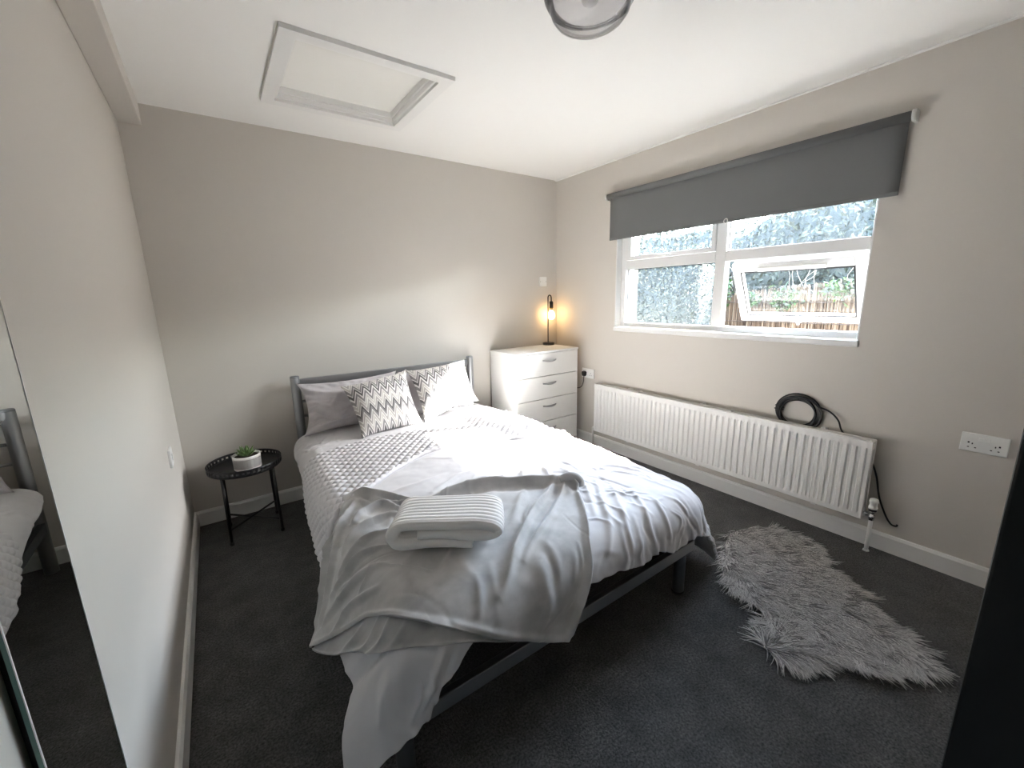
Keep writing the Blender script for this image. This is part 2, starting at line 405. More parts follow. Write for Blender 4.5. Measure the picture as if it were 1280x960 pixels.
# the wall behind the camera, with the doorway the picture is taken from, and the hall beyond
DX0, DX1 = -0.17, 0.61
boxes('wall_front', [(XL, DX0, YF-.1, YF, 0, H), (DX1, XR, YF-.1, YF, 0, H), (DX0, DX1, YF-.1, YF, 2.02, H)], 'wall_paint', kind='structure')
boxes('wall_hall', [(XL, XR, YF-1.5, YF-1.4, 0, H)], 'wall_paint', kind='structure')
boxes('trim_1', [(DX0-.06, DX0, YF, YF+.018, 0, 2.08), (DX1, DX1+.06, YF, YF+.018, 0, 2.08), (DX0, DX1, YF, YF+.018, 2.02, 2.08)], 'white_gloss', kind='structure')
# boxed-in beam along the top of the left wall, thin bead along the ceiling above the window
box('beam', XL, -0.166, YF, YB, 2.293, H, 'wall_paint', kind='structure', bevel=0.003)
bpy.data.objects['beam'].name = 'trim_2'
box('trim_3', XR-.022, XR, YF, YB, H-.007, H, 'ceiling_paint', kind='structure', bevel=0.002)

def skirting(name, p0, p1, inward):
    """profile board with a chamfered top edge"""
    p0 = Vector((*p0, 0)); p1 = Vector((*p1, 0)); n = Vector((*inward, 0))
    prof = [(0, 0), (0.016, 0), (0.016, 0.082), (0.009, 0.094), (0.0, 0.096)]
    V = [p+n*a+Vector((0, 0, h)) for p in (p0, p1) for a, h in prof]; k = len(prof)
    F = [(i, (i+1) % k, k+(i+1) % k, k+i) for i in range(k)]+[tuple(range(k))[::-1], tuple(range(k, 2*k))]
    return mesh_from(name, V, F, 'white_gloss', smooth=False, kind='structure')
skirting('baseboard_left', (XL, YF), (XL, YB), (1, 0))
skirting('baseboard_back', (XL, YB), (XR, YB), (0, -1))
skirting('baseboard_right', (XR, YB), (XR, YF), (-1, 0))

# dark door standing open into the room beside the camera
door = empty('door_1', (0.60, YF, 0)); tag(door, kind='structure')
lx0, lx1 = 0.60, 0.64
boxes('door_leaf', [(lx0+.008, lx1-.008, YF+.02, 0.022, 0.008, 2.0)], 'door_paint', door)
for nm, y0, y1, z0, z1 in (('stile', -0.062, 0.024, .008, 2.0), ('stile', YF+.018, YF+.11, .008, 2.0), ('top_rail', YF+.11, -.062, 1.88, 2.0),
                           ('middle_rail', YF+.11, -.062, .86, 1.0), ('bottom_rail', YF+.11, -.062, .008, .2)):
    box(nm, lx0, lx1, y0, y1, z0, z1, 'door_paint', door, bevel=0.003)

# ------------------------------------------------------------------ window
win = empty('window_1', (XR, (WY0+WY1)/2, WZ0)); tag(win, kind='structure')
RV = 0.012
box('reveal_board', XR, 2.80, WY1-.008, WY1, WZ0, WZ1, 'upvc', win)
box('reveal_board', XR, 2.80, WY0, WY0+.004, WZ0, WZ1, 'upvc', win)
box('reveal_board', XR, 2.80, WY0, WY1, WZ1-.006, WZ1, 'upvc', win)
box('window_sill', XR-.012, 2.802, WY0-.004, WY1+.004, WZ0-.006, WZ0+.03, 'upvc', win, bevel=0.006)
fx0, fx1 = 2.80, 2.865
Z0, Z1 = WZ0+.03, WZ1-.006; Y0, Y1 = WY0+.004, WY1-.008
MY0, MY1, TZ0, TZ1 = 1.487, 1.556, 1.563, 1.632
def bar(nm, y0, y1, z0, z1, x0=fx0, x1=fx1, parent=win): return box(nm, x0, x1, y0, y1, z0, z1, 'upvc', parent, bevel=0.005)
bar('frame_bar', 2.305, Y1, Z0, Z1); bar('frame_bar', Y0, 0.737, Z0, Z1)
bar('frame_bar', 0.737, 2.305, Z0, 1.14); bar('frame_bar', 0.737, 2.305, 1.945, Z1)
bar('mullion', MY0, MY1, 1.14, 1.945); bar('transom', MY1, 2.305, TZ0, TZ1); bar('transom', .737, MY0, TZ0, TZ1)
def gasket(y0, y1, z0, z1, x0, parent, w=0.004):
    return boxes('gasket', [(x0, x0+.004, y0, y0+w, z0, z1), (x0, x0+.004, y1-w, y1, z0, z1), (x0, x0+.004, y0, y1, z0, z0+w), (x0, x0+.004, y0, y1, z1-w, z1)], 'rubber', parent)
def pane(y0, y1, z0, z1, x, parent, material='pane_dirty'):
    return mesh_from('pane', [(x, y0, z0), (x, y1, z0), (x, y1, z1), (x, y0, z1)], [(0, 1, 2, 3)], material, parent, smooth=False)
pane(1.556, 2.305, 1.14, 1.563, 2.838, win); gasket(1.556, 2.305, 1.14, 1.563, 2.834, win)
pane(.737, 1.487, 1.632, 1.945, 2.838, win); gasket(.737, 1.487, 1.632, 1.945, 2.834, win)
# closed top-left fanlight
fl = boxes('fanlight_sash', [(2.79, 2.845, 1.556, 1.588, 1.634, 1.943), (2.79, 2.845, 2.250, 2.303, 1.634, 1.943), (2.79, 2.845, 1.588, 2.250, 1.634, 1.664), (2.79, 2.845, 1.588, 2.25, 1.90, 1.943)], 'upvc', win, bevel=0.004)
pane(1.588, 2.25, 1.664, 1.90, 2.825, fl); gasket(1.588, 2.25, 1.664, 1.90, 2.818, fl)
hb = boxes('fanlight_handle', [(2.772, 2.792, 1.93, 1.985, 1.640, 1.655), (2.764, 2.774, 1.90, 1.99, 1.641, 1.652)], 'white_plastic', fl, bevel=0.002)
# top-hung casement, pushed open at the bottom
TILT = Matrix.Rotation(math.radians(-28.0), 4, 'Y'); PV = Vector((2.852, 0, 1.548))
def tilted(o):
    o.data.transform(Matrix.Translation(PV) @ TILT @ Matrix.Translation(-PV)); return o
sy0, sy1, sz0, sz1 = 0.755, 1.462, 1.128, 1.548
sash = boxes('open_sash', [(2.835, 2.885, sy0, sy0+.05, sz0, sz1), (2.835, 2.885, sy1-.05, sy1, sz0, sz1), (2.835, 2.885, sy0+.05, sy1-.05, sz0, sz0+.042), (2.835, 2.885, sy0+.05, sy1-.05, sz1-.058, sz1)], 'upvc', win, bevel=0.005)
tilted(sash)
tilted(pane(sy0+.05, sy1-.05, sz0+.042, sz1-.058, 2.86, sash, 'pane_clear')); tilted(gasket(sy0+.05, sy1-.05, sz0+.042, sz1-.058, 2.834, sash, .007))
tilted(boxes('sash_handle', [(2.815, 2.836, 1.085, 1.115, sz0+.004, sz0+.034), (2.806, 2.82, 1.092, 1.106, sz0-.006, sz0+.07)], 'white_plastic', sash, bevel=0.003))
tilted(boxes('trickle_vent', [(2.818, 2.836, .93, 1.30, sz1-.052, sz1-.026)], 'white_plastic', sash, bevel=0.004))
multi_tube('stay_arm', [([(2.86, 1.472, 1.50), (2.93, 1.468, 1.36)], .004), ([(2.86, 1.474, 1.42), (2.93, 1.468, 1.36)], .004)], 'slot_black', win)

# ------------------------------------------------------------------ outside the window
box('ground', 2.9, 13, -6, 12, -.12, -.05, 'paving', kind='structure')
rw = empty('wall_outside', (2.99, 2.49, 0)); tag(rw, kind='structure')
box('mortar_core', 2.985, 3.205, 2.507, 2.61, -.05, 2.6, 'mortar', rw)
k = 0
for row in range(34):
    z0 = -.04+row*.075; off = 0.0 if row % 2 else -.11
    for c in range(2):
        x0 = max(2.985, 2.985+off+c*.225); x1 = min(3.205, 2.985+off+c*.225+.215)
        if x1-x0 < .04: continue
        d = rng.uniform(-.003, .003)
        box('brick', x0, x1, 2.495+d, 2.60, z0, z0+.065, 'brick_cream', rw)
# reed screen on posts
fence = empty('reed_fence', (5.15, 2.0, -.05)); tag(fence, 'tan reed screen fence standing outside beyond the open casement', 'fence')
def canes(name, n, material, seed):
    r = np.random.default_rng(seed); V = []; F = []
    for i in range(n):
        y = r.uniform(-2.5, 7.5); x = 5.15+r.uniform(-.012, .012); t = 1.40+.05*math.sin(y*1.7)+.07*(2.2-y)/3*.6+r.uniform(-.03, .03); w = r.uniform(.004, .0085)
        lean = r.normal(0, .012)
        o = len(V)
        for z, s in ((-.05, 0), (t, lean)):
            for a in range(4):
                V.append((x+w*math.cos(a*math.pi/2+.3), y+s+w*math.sin(a*math.pi/2+.3), z))
        F += [(o+a, o+(a+1) % 4, o+4+(a+1) % 4, o+4+a) for a in range(4)]+[(o+4, o+5, o+6, o+7)]
    return mesh_from(name, V, F, material, fence, smooth=False, kind='stuff')
canes('reed_canes', 620, 'reed', 1); canes('pale_reed_canes', 430, 'reed_pale', 2); canes('dark_reed_canes', 380, 'reed_dark', 3)
for z in (.35, .72, 1.03, 1.25):
    tube('wire', [(5.133, -2.5, z), (5.131, 2, z-.01), (5.133, 7.5, z)], .004, 'wire', fence, sides=5)
for y in (-2.3, .2, 2.75, 5.2, 7.4):
    box('fence_post', 5.17, 5.25, y-.04, y+.04, -.05, 1.36, 'reed_dark', fence)
box('backing_board', 5.17, 5.185, -2.5, 7.5, -.05, 1.33, 'reed_dark', fence)
def leaves(name, n, sampler, size, mats, parent=None, seed=0, kind=None):
    r = np.random.default_rng(seed); V = []; F = []; M = []
    for i in range(n):
        c = np.array(sampler(r)); s = size*r.uniform(.6, 1.35)
        d = r.normal(size=3); d /= np.linalg.norm(d); e = np.cross(d, r.normal(size=3)); e /= np.linalg.norm(e); nn = np.cross(d, e)
        o = len(V)
        V += [c-d*s, c+e*s*.45+nn*s*.12, c+d*s, c-e*s*.45+nn*s*.12]
        F += [(o, o+1, o+2), (o, o+2, o+3)]; q = r.integers(len(mats)); M += [q, q]
    ob = mesh_from(name, V, F, mats, parent, smooth=False, kind=kind)
    ob.data.polygons.foreach_set('material_index', np.array(M, np.int32)); return ob
hn = Noise2(5)
def hedge_top(y): return 2.50+.25*float(hn(y*.9, 3.0))+.10*float(hn(y*3.1, 8.0))-.20*math.exp(-((y-3.35)/.3)**2)
hedge = empty('hedge', (6.6, 3, -.05)); tag(hedge, 'tall dense green hedge outside behind the reed screen', 'hedge')
leaves('foliage', 26000, lambda r: (lambda y, q: (6.25-.35*float(hn(y*1.3, q*4))+r.exponential(.12), y, -.05+(hedge_top(y)+.05)*q))(r.uniform(-3, 8.5), r.random()**.8), .040,
       ['hedge_leaf', 'hedge_leaf_dark', 'hedge_leaf_pale', 'hedge_leaf'], hedge, 3, kind='stuff')
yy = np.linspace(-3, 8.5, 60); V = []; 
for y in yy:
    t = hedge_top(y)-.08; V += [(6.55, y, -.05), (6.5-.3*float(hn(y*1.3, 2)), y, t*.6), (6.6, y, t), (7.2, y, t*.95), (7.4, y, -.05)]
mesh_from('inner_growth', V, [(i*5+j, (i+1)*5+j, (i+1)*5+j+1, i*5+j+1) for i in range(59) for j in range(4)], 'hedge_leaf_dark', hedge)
bush = empty('laurel_bush', (4.5, 3.6, -.05)); tag(bush, 'dull green bush outside filling the left window panes', 'bush')
def bush_top(y): return 1.90+.05*float(hn(y*3.3, 11))+.03*float(hn(y*9, 2))
leaves('foliage', 20000, lambda r: (lambda y, q: (4.15-.22*float(hn(y*2.1, q*5))+r.exponential(.08)+.25*q*q*q, y+.10*float(hn(q*6, 4)), -.05+(bush_top(y)+.05)*q))(r.uniform(2.40, 5.6), r.random()**.75), .021,
       ['hedge_leaf', 'hedge_leaf_dark', 'hedge_leaf_pale', 'hedge_leaf'], bush, 13, kind='stuff')
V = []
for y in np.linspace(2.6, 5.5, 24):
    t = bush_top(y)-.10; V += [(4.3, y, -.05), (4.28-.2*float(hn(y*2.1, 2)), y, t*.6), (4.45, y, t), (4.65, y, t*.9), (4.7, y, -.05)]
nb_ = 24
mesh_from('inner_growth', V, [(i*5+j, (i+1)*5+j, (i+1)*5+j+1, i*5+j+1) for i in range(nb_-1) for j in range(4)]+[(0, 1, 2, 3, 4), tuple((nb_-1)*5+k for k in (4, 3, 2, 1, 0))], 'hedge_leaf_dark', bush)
tw = []
r_ = np.random.default_rng(11)
for i in range(26):
    y = r_.uniform(.6, 4.0); P = [(5.75, y, -.05), (5.72, y+r_.normal(0, .1), .9)]
    for kx in range(5): P.append((5.7-r_.uniform(0, .15), P[-1][1]+r_.normal(0, .09), P[-1][2]+r_.uniform(.12, .24)))
    tw.append((catmull(P, 4), np.linspace(.009, .002, len(catmull(P, 4)))))
shrub = multi_tube('bare_shrub', tw, 'twig', sides=4); tag(shrub, 'pale leafless twigs rising between reed screen and hedge', 'shrub')
for nm, (y, z), w, h, n, lab in (('ivy_clump', (2.66, 1.40), .09, .16, 120, 'green ivy clump on reed screen beside the window mullion'),
                             ('ivy_clump', (2.34, 1.27), .09, .07, 90, 'green ivy clump just inside the edge of the open pane'),
                             ('ivy_clump', (2.03, 1.29), .15, .13, 150, 'bushy ivy clump in middle of the open pane'),
                             ('ivy_clump', (1.53, 1.36), .17, .10, 140, 'wide ivy clump near far end of the open pane')):
    o = empty(nm, (5.12, y, -.05)); leaves('leaves', n, lambda r, y=y, z=z, w=w, h=h: (5.10-abs(r.normal(0, .03)), y+r.normal(0, w*.5), z+r.normal(0, h*.5)), .032, ['ivy_leaf', 'ivy_leaf_pale', 'hedge_leaf_pale'], o, int(y*100), kind='stuff')
    stem = tube('stem', [(5.10, y, z), (5.115, y+.02, z-.4), (5.11, y-.03, z-.9), (5.115, y, -.05)], .006, 'reed_dark', o, sides=5)
    tag(o, lab, 'ivy', 'ivy clumps on the reed screen')

# ------------------------------------------------------------------ roller blind
blind = empty('roller_blind', (2.70, 1.53, 2.13)); tag(blind, 'charcoal roller blind half lowered over the window', 'blind')
lathe('roller_tube', [(0, -.895), (.0215, -.895), (.0215, .895), (0, .895)], (2.703, 1.53, 2.13), 'blind_fabric', blind, axis='Y', n=24)
bl_n = 24; V = []
for i in range(25):
    y = .640+(2.418-.640)*i/24
    for j, (x, z) in enumerate([(2.712, 2.148), (2.7195, 2.140), (2.7235, 2.125), (2.7232, 2.0), (2.7225+.002*math.sin(i*.9), 1.9), (2.723, 1.815), (2.723, 1.797)]):
        V.append((x, y, z))
fb = mesh_from('fabric', V, grid_faces(25, 7), 'blind_fabric', blind)
sol = fb.modifiers.new('thickness', 'SOLIDIFY'); sol.thickness = 0.0015
box('hem_bar', 2.7195, 2.7265, .641, 2.417, 1.797, 1.816, 'blind_fabric', blind, bevel=.0015)
for s, y in ((-1, .628), (1, 2.432)):
    lathe('bracket', [(0, 0), (.026, 0), (.026, .010), (.012, .014), (0, .014)] if s > 0 else [(0, 0), (.026, 0), (.026, -.010), (.012, -.014), (0, -.014)], (2.705, y, 2.13), 'white_plastic', blind, axis='Y', n=20)
box('bracket_plate', 2.70, XR, 2.434, 2.446, 2.105, 2.155, 'white_plastic', blind); box('bracket_plate', 2.70, XR, .614, .626, 2.105, 2.155, 'white_plastic', blind)
pc = [(2.7225, 1.462+.012*math.cos(a), 1.806+.014*math.sin(a)) for a in np.linspace(0, 2*math.pi, 14)[:-1]]
tube('pull_clip', pc, .0035, 'white_plastic', blind, sides=6, closed=True)

# ------------------------------------------------------------------ radiator
rad = empty('radiator', (2.68, 1.52, 0.0)); tag(rad, 'long white ribbed panel radiator on wall under the window', 'radiator')
ry0, ry1, rz0, rz1 = .562, 2.485, .172, .604
def ribbed(name, x, sgn):
    n = 48; pitch = (ry1-ry0-.03)/n
    ys = [ry0, ry0+.004, ry0+.015]; hs = [0, .004, .004]
    prof = [(0, 0), (.16, 0), (.30, 1), (.70, 1), (.84, 0)]
    for i in range(n):
        for t, h in prof: ys.append(ry0+.015+pitch*(i+t)); hs.append(h*.009)
    ys += [ry1-.015, ry1-.004, ry1]; hs += [.004, .004, 0]
    zs = [rz0, rz0+.004, rz0+.030, rz0+.042, rz1-.052, rz1-.040, rz1-.004, rz1]; w = [0, 0, 0, 1, 1, 0, 0, 0]; base = [0, .006, .006, .0, .0, .006, .006, 0]
    V = [(x-sgn*(h*wz+bz*(1 if 0 < k < len(ys)-1 else 0)), y, z) for k, (y, h) in enumerate(zip(ys, hs)) for z, wz, bz in zip(zs, w, base)]
    o = mesh_from(name, V, grid_faces(len(ys), len(zs)), 'radiator_enamel', rad)
    md = o.modifiers.new('thickness', 'SOLIDIFY'); md.thickness = .010; md.offset = 1.0 if sgn < 0 else 1.0
    smooth_by_angle(o, 30); return o
ribbed('front_panel', 2.650, 1)
boxes('rear_panel', [(2.693, 2.703, ry0, ry1, rz0, rz1)], 'radiator_enamel', rad, bevel=.004)
boxes('convector', [(2.662, 2.692, ry0+.06+i*.075, ry0+.064+i*.075, rz0+.05, rz1-.05) for i in range(24)], 'radiator_enamel', rad)
for y, z in ((ry0+.004, rz1-.05), (ry0+.004, rz0+.02), (ry1-.016, rz1-.05)):
    box('end_link', 2.655, 2.698, y, y+.012, z, z+.03, 'radiator_enamel', rad)
for y in (.80, 1.52, 2.15):
    box('wall_bracket', 2.700, XR, y-.012, y+.012, rz0-.03, rz1+.004, 'radiator_enamel', rad, bevel=.002)
for y in (1.30, 2.02):
    box('top_clip', 2.655, 2.700, y-.010, y+.010, rz1-.004, rz1+.006, 'radiator_enamel', rad, bevel=.002)
tube('feed_pipe', [(2.665, .527, 0.0), (2.665, .527, .19)], .0095, 'radiator_enamel', rad, sides=14)
lathe('pipe_collar', [(0, 0), (.015, 0), (.013, .006), (.0095, .008)], (2.665, .527, 0), 'white_plastic', rad, n=18)
vb = lathe('valve_body', [(0, 0), (.012, 0), (.012, .010), (.015, .012), (.015, .028), (.010, .030), (.010, .042), (.013, .044), (.013, .052), (0, .052)], (2.665, .527, .178), 'chrome', rad, n=18)
lathe('valve_tail', [(0, .0), (.008, 0), (.008, .012), (.012, .013), (.012, .026), (.008, .027), (.008, .04), (0, .04)], (2.665, .532, .205), 'chrome', vb, axis='Y', n=14)
lathe('valve_ring', [(0, 0), (.017, 0), (.018, .012), (0, .012)], (2.665, .527, .230), 'rubber', vb, n=20)
pr = [(0, 0), (.0185, 0), (.0195, .010), (.017, .013), (.0165, .034), (.0195, .038), (.018, .052), (.010, .057), (0, .057)]
lathe('thermostatic_head', pr, (2.665, .527, .242), 'white_plastic', rad, n=20)
tube('return_pipe', [(2.672, 2.515, 0.0), (2.672, 2.515, .19), (2.672, 2.49, .205)], .009, 'radiator_enamel', rad, sides=12)

# black cable: a coil standing on the radiator, its end running down behind to the wall
P = []; cc = np.array([2.7235, .945, .660]); nl = 7
for i in range(nl*22+9):
    a = -2.3-i/22*2*math.pi; R = .092+.007*math.sin(i*.29)+.012*math.sin(i*.083+1)
    P.append(cc+np.array([.0125*math.sin(i*.17+.4), R*math.cos(a)*1.10+.010*math.sin(i*.061), R*math.sin(a)*.98+.008*math.sin(i*.047+2)]))
tail = [(2.722, .838, .715), (2.722, .785, .700), (2.722, .742, .660), (2.722, .715, .60), (2.722, .64, .54), (2.722, .58, .48), (2.718, .545, .40), (2.715, .522, .30), (2.718, .487, .21), (2.724, .460, .165), (2.732, .440, .158), (2.740, .437, .164)]
PP = np.vstack([catmull(P[:-4], 2), catmull(np.array([P[-5]]+tail), 6)[3:]])
cab = tube('coiled_cable', PP, .0046, 'black_cable', sides=7); tag(cab, 'black cable coil tucked behind radiator top, tail hanging to wall', 'cable')
for a in (.25, .05):
    c2 = cc+np.array([0, .096*math.cos(a), .085*math.sin(a)])
    e1 = np.array([1, 0, 0.]); e2 = np.array([0, math.cos(a), math.sin(a)])
    tube('cable_tie', [c2+.017*math.cos(t)*e1+.024*math.sin(t)*e2 for t in np.linspace(0, 2*math.pi, 15)[:-1]], .0022, 'black_cable', cab, sides=5, closed=True)

# ------------------------------------------------------------------ sockets and plates
def slot(lst, parent): return boxes('pin_hole', lst, 'slot_black', parent)
ds = empty('double_socket', (XR, .207, .672)); tag(ds, 'white double wall socket with two rockers right of the radiator', 'socket', 'wall sockets and plates')
box('face_plate', XR-.010, XR, .134, .280, .629, .715, 'white_plastic', ds, bevel=.003)
for yc in (.172, .242):
    for dy in (-.011, .011): box('pin_hole', XR-.0115, XR-.009, yc+dy-.003, yc+dy+.003, .648, .652, 'slot_black', ds)
    box('pin_hole', XR-.0115, XR-.009, yc-.002, yc+.002, .664, .671, 'slot_black', ds)
for yc in (.197, .217): box('rocker', XR-.0145, XR-.009, yc-.008, yc+.008, .682, .698, 'white_plastic', ds, bevel=.002, rot=Matrix.Rotation(.12, 3, 'Y'))
for i, yc in enumerate((.160, .254)): box('pin_hole', XR-.0115, XR-.009, yc-.003, yc+.003, .668, .675, 'slot_black', ds)

ps = empty('plug_socket', (XR, 2.60, .663)); tag(ps, 'white wall socket holding a black plug beside the chest', 'socket', 'wall sockets and plates')
box('face_plate', XR-.010, XR, 2.575, 2.721, .620, .706, 'white_plastic', ps, bevel=.003)
for dy in (-.011, .011): box('pin_hole', XR-.0115, XR-.009, 2.612+dy-.003, 2.612+dy+.003, .645, .649, 'slot_black', ps)
box('pin_hole', XR-.0115, XR-.009, 2.610, 2.614, .663, .670, 'slot_black', ps)
for yc in (2.638, 2.658): box('rocker', XR-.0145, XR-.009, yc-.008, yc+.008, .674, .690, 'white_plastic', ps, bevel=.002)
pl = empty('power_plug', (XR-.02, 2.683, .655)); tag(pl, 'black three pin plug with lead dropping behind the chest', 'plug')
bm = bmesh.new()
prof = [(-.024, .012), (-.018, .024), (.018, .024), (.024, .012), (.020, -.012), (.008, -.026), (-.008, -.026), (-.020, -.012)]
va = [bm.verts.new((XR-.011, 2.683+y, .658+z)) for y, z in prof]; vb_ = [bm.verts.new((XR-.034, 2.683+y*.82, .658+z*.82)) for y, z in prof]
bm.faces.new(va); bm.faces.new(vb_)
for i in range(8): bm.faces.new((va[i], va[(i+1) % 8], vb_[(i+1) % 8], vb_[i]))
bm_obj('plug_body', bm, 'black_cable', pl)
tube('lead', catmull([(XR-.022, 2.683, .635), (XR-.022, 2.690, .58), (XR-.022, 2.715, .53), (XR-.03, 2.76, .51), (XR-.04, 2.82, .515), (XR-.045, 2.95, .52)], 6), .0035, 'black_cable', pl, sides=7)

sp_ = empty('blank_switch', (2.57, YB, 1.50)); tag(sp_, 'white switch plate on back wall above the bedside lamp', 'switch', 'wall sockets and plates')
box('face_plate', 2.525, 2.611, YB-.009, YB, 1.457, 1.543, 'white_plastic', sp_, bevel=.003)
box('rocker', 2.557, 2.579, YB-.0125, YB-.008, 1.485, 1.515, 'white_plastic', sp_, bevel=.002)
for x in (2.535, 2.601): lathe('screw', [(0, -.0018), (.0035, -.0015), (.0035, 0)], (x, YB-.009, 1.50), 'chrome', sp_, axis='Y', n=10)
lp_ = empty('wall_switch', (XL, 2.485, .65)); tag(lp_, 'small white switch plate on the left wall near side table', 'switch', 'wall sockets and plates')
box('face_plate', XL, XL+.010, 2.442, 2.528, .607, .693, 'white_plastic', lp_, bevel=.002)
box('rocker', XL+.009, XL+.0135, 2.475, 2.495, .635, .665, 'white_plastic', lp_, bevel=.002)

# ------------------------------------------------------------------ loft hatch and ceiling light
ht = empty('loft_hatch', (.725, 2.33, H)); tag(ht, 'white framed loft hatch with glossy recessed panel in the ceiling', 'hatch')
fz0 = H-.018
def mitred(name, x0, x1, y0, y1, w, z0, z1, side):
    o = [(x0, y0), (x1, y0), (x1, y1), (x0, y1)]; i = [(x0+w, y0+w), (x1-w, y0+w), (x1-w, y1-w), (x0+w, y1-w)]
    a, b = side, (side+1) % 4
    q = [o[a], o[b], i[b], i[a]]
    V = [(x, y, z0) for x, y in q]+[(x, y, z1) for x, y in q]
    return mesh_from(name, V, [(0, 3, 2, 1), (4, 5, 6, 7), (0, 1, 5, 4), (1, 2, 6, 5), (2, 3, 7, 6), (3, 0, 4, 7)], 'white_gloss', ht, smooth=False)
for s in range(4): mitred('architrave', .352, 1.098, 1.962, 2.692, .058, fz0, H, s)
for s in range(4): mitred('lining', HX0, HX1, HY0, HY1, .012, H-.004, H+.075, s)
for s in range(4): mitred('stop_bead', HX0+.012, HX1-.012, HY0+.012, HY1-.012, .010, H+.018, H+.075, s)
box('hatch_panel', HX0+.012, HX1-.012, HY0+.012, HY1-.012, H+.046, H+.066, 'hatch_gloss', ht)

cl = empty('ceiling_light', (1.10, 1.085, H)); tag(cl, 'smoked glass dome light fixed to the ceiling', 'ceiling light')
CLX, CLY = 1.105, 1.085
lathe('ceiling_rose', [(0, 0), (.062, 0), (.060, -.016), (.050, -.022), (0, -.022)], (CLX, CLY, H), 'white_plastic', cl, n=36)
lathe('glass_shade', [(.072, -.022), (.110, -.030), (.135, -.050), (.148, -.085), (.145, -.112), (.134, -.132), (.1265, -.139), (.1265, -.142), (.122, -.158), (.107, -.176), (.082, -.190), (.046, -.199), (0, -.202)], (CLX, CLY, H), 'smoke_glass', cl, n=56)
lathe('lamp_holder', [(0, -.022), (.020, -.022), (.020, -.055), (.016, -.060), (0, -.060)], (CLX, CLY, H), 'white_plastic', cl, n=20)
lathe('bulb', [(.012, -.058), (.014, -.072), (.026, -.092), (.030, -.110), (.026, -.128), (.013, -.138), (0, -.140)], (CLX, CLY, H), 'white_plastic', cl, n=24)

# ------------------------------------------------------------------ mirror on the left wall
mr = empty('wall_mirror', (XL, .79, .3)); tag(mr, 'tall frameless mirror on left wall reflecting the bed', 'mirror')
box('mirror_back', XL, -.252, .690, .915, .32, 1.62, 'rubber', mr)
box('mirror_glass', -.252, -.2475, .676, .929, .30, 1.64, 'mirror_glass_edge', mr)
mesh_from('mirror_face', [(-.2472, .679, .303), (-.2472, .926, .303), (-.2472, .926, 1.637), (-.2472, .679, 1.637)], [(0, 1, 2, 3)], 'mirror_silver', mr, smooth=False)
bv = boxes('bevel_edge', [(-.2476, -.2466, .9265, .9292, .30, 1.64), (-.2476, -.2466, .6758, .6785, .30, 1.64)], 'white_plastic', mr)

# ------------------------------------------------------------------ chest of drawers and lamp
ch = empty('chest_of_drawers', (2.29, 2.87, 0)); tag(ch, 'white chest of four drawers in the corner beside bed', 'chest of drawers')
cx0, cx1, cy0, cy1, cz = 1.945, 2.635, 2.680, 3.068, .910
boxes('carcass', [(cx0, cx0+.016, cy0+.004, cy1, 0, cz-.016), (cx1-.016, cx1, cy0+.004, cy1, 0, cz-.016), (cx0, cx1, cy1-.006, cy1, .02, cz-.016), (cx0+.016, cx1-.016, cy0+.03, cy0+.045, 0, .075)], 'melamine', ch)
box('inner_frame', cx0+.016, cx1-.016, cy0+.020, cy1-.006, .075, cz-.018, 'chest_shadow_gap', ch)
box('chest_top', cx0-.004, cx1+.004, cy0-.004, cy1, cz-.016, cz, 'melamine', ch, bevel=.002)
for z0, z1 in ((.697, .889), (.497, .691), (.293, .491), (.078, .287)):
    d = box('drawer', cx0+.005, cx1-.005, cy0, cy0+.019, z0, z1, 'melamine', ch, bevel=.0015)
    zc = z1-.060; xa, xb = 2.222, 2.368
    Ph = [(xa+(xb-xa)*t, cy0-.004-.022*math.sin(math.pi*t)**.7, zc-.004*math.sin(math.pi*t)) for t in np.linspace(0, 1, 13)]
    V, F = tube_geo(Ph, [.0055+.004*math.sin(math.pi*t) for t in np.linspace(0, 1, 13)], 10)
    h = mesh_from('handle', V, F, 'silver_handle', d)
    
lamp = empty('table_lamp', (2.575, 3.012, cz)); tag(lamp, 'black hooked table lamp with bare glowing globe bulb on chest', 'lamp')
lx, ly = 2.573, 3.012
lathe('base', [(0, .0008), (.054, .0008), (.055, .003), (.055, .020), (.053, .023), (0, .023)], (lx, ly, cz), 'black_metal', lamp, n=36)
stem = [(lx-.005, ly, cz+.02), (lx-.005, ly, cz+.20), (lx-.005, ly, cz+.44)]+[(lx-.005+.020*(1-math.cos(a)), ly, cz+.44+.024*math.sin(a)) for a in np.linspace(.25, math.pi, 9)]+[(lx+.035, ly, cz+.405)]
tube('stem', stem, .0055, 'black_metal', lamp, sides=12)
lathe('lamp_socket', [(0, .410), (.012, .408), (.019, .400), (.019, .345), (.0, .345)], (lx+.035, ly, cz), 'black_metal', lamp, n=20)
lathe('socket_ring', [(.0, .345), (.0165, .345), (.0165, .325), (0, .325)], (lx+.035, ly, cz), 'brass', lamp, n=18)
bulb_m = bpy.data.materials.new('bulb_glow'); bulb_m.use_nodes = True
bb_ = bulb_m.node_tree.nodes['Principled BSDF']; bb_.inputs['Base Color'].default_value = (1, .8, .5, 1); bb_.inputs['Emission Color'].default_value = (1, .62, .25, 1); bb_.inputs['Emission Strength'].default_value = 4.5
MATS['bulb_glow'] = bulb_m
lathe('globe_bulb', [(.012, .328), (.014, .318), (.026, .305), (.033, .285), (.034, .270), (.029, .253), (.017, .241), (0, .237)], (lx+.035, ly, cz), 'bulb_glow', lamp, n=28)
tube('flex', catmull([(lx+.03, ly+.045, cz+.012), (lx+.055, ly+.052, cz+.022), (lx+.072, ly+.056, cz+.010), (lx+.075, ly+.066, cz-.03), (lx+.075, ly+.067, cz-.3)], 6), .003, 'black_cable', lamp, sides=6)

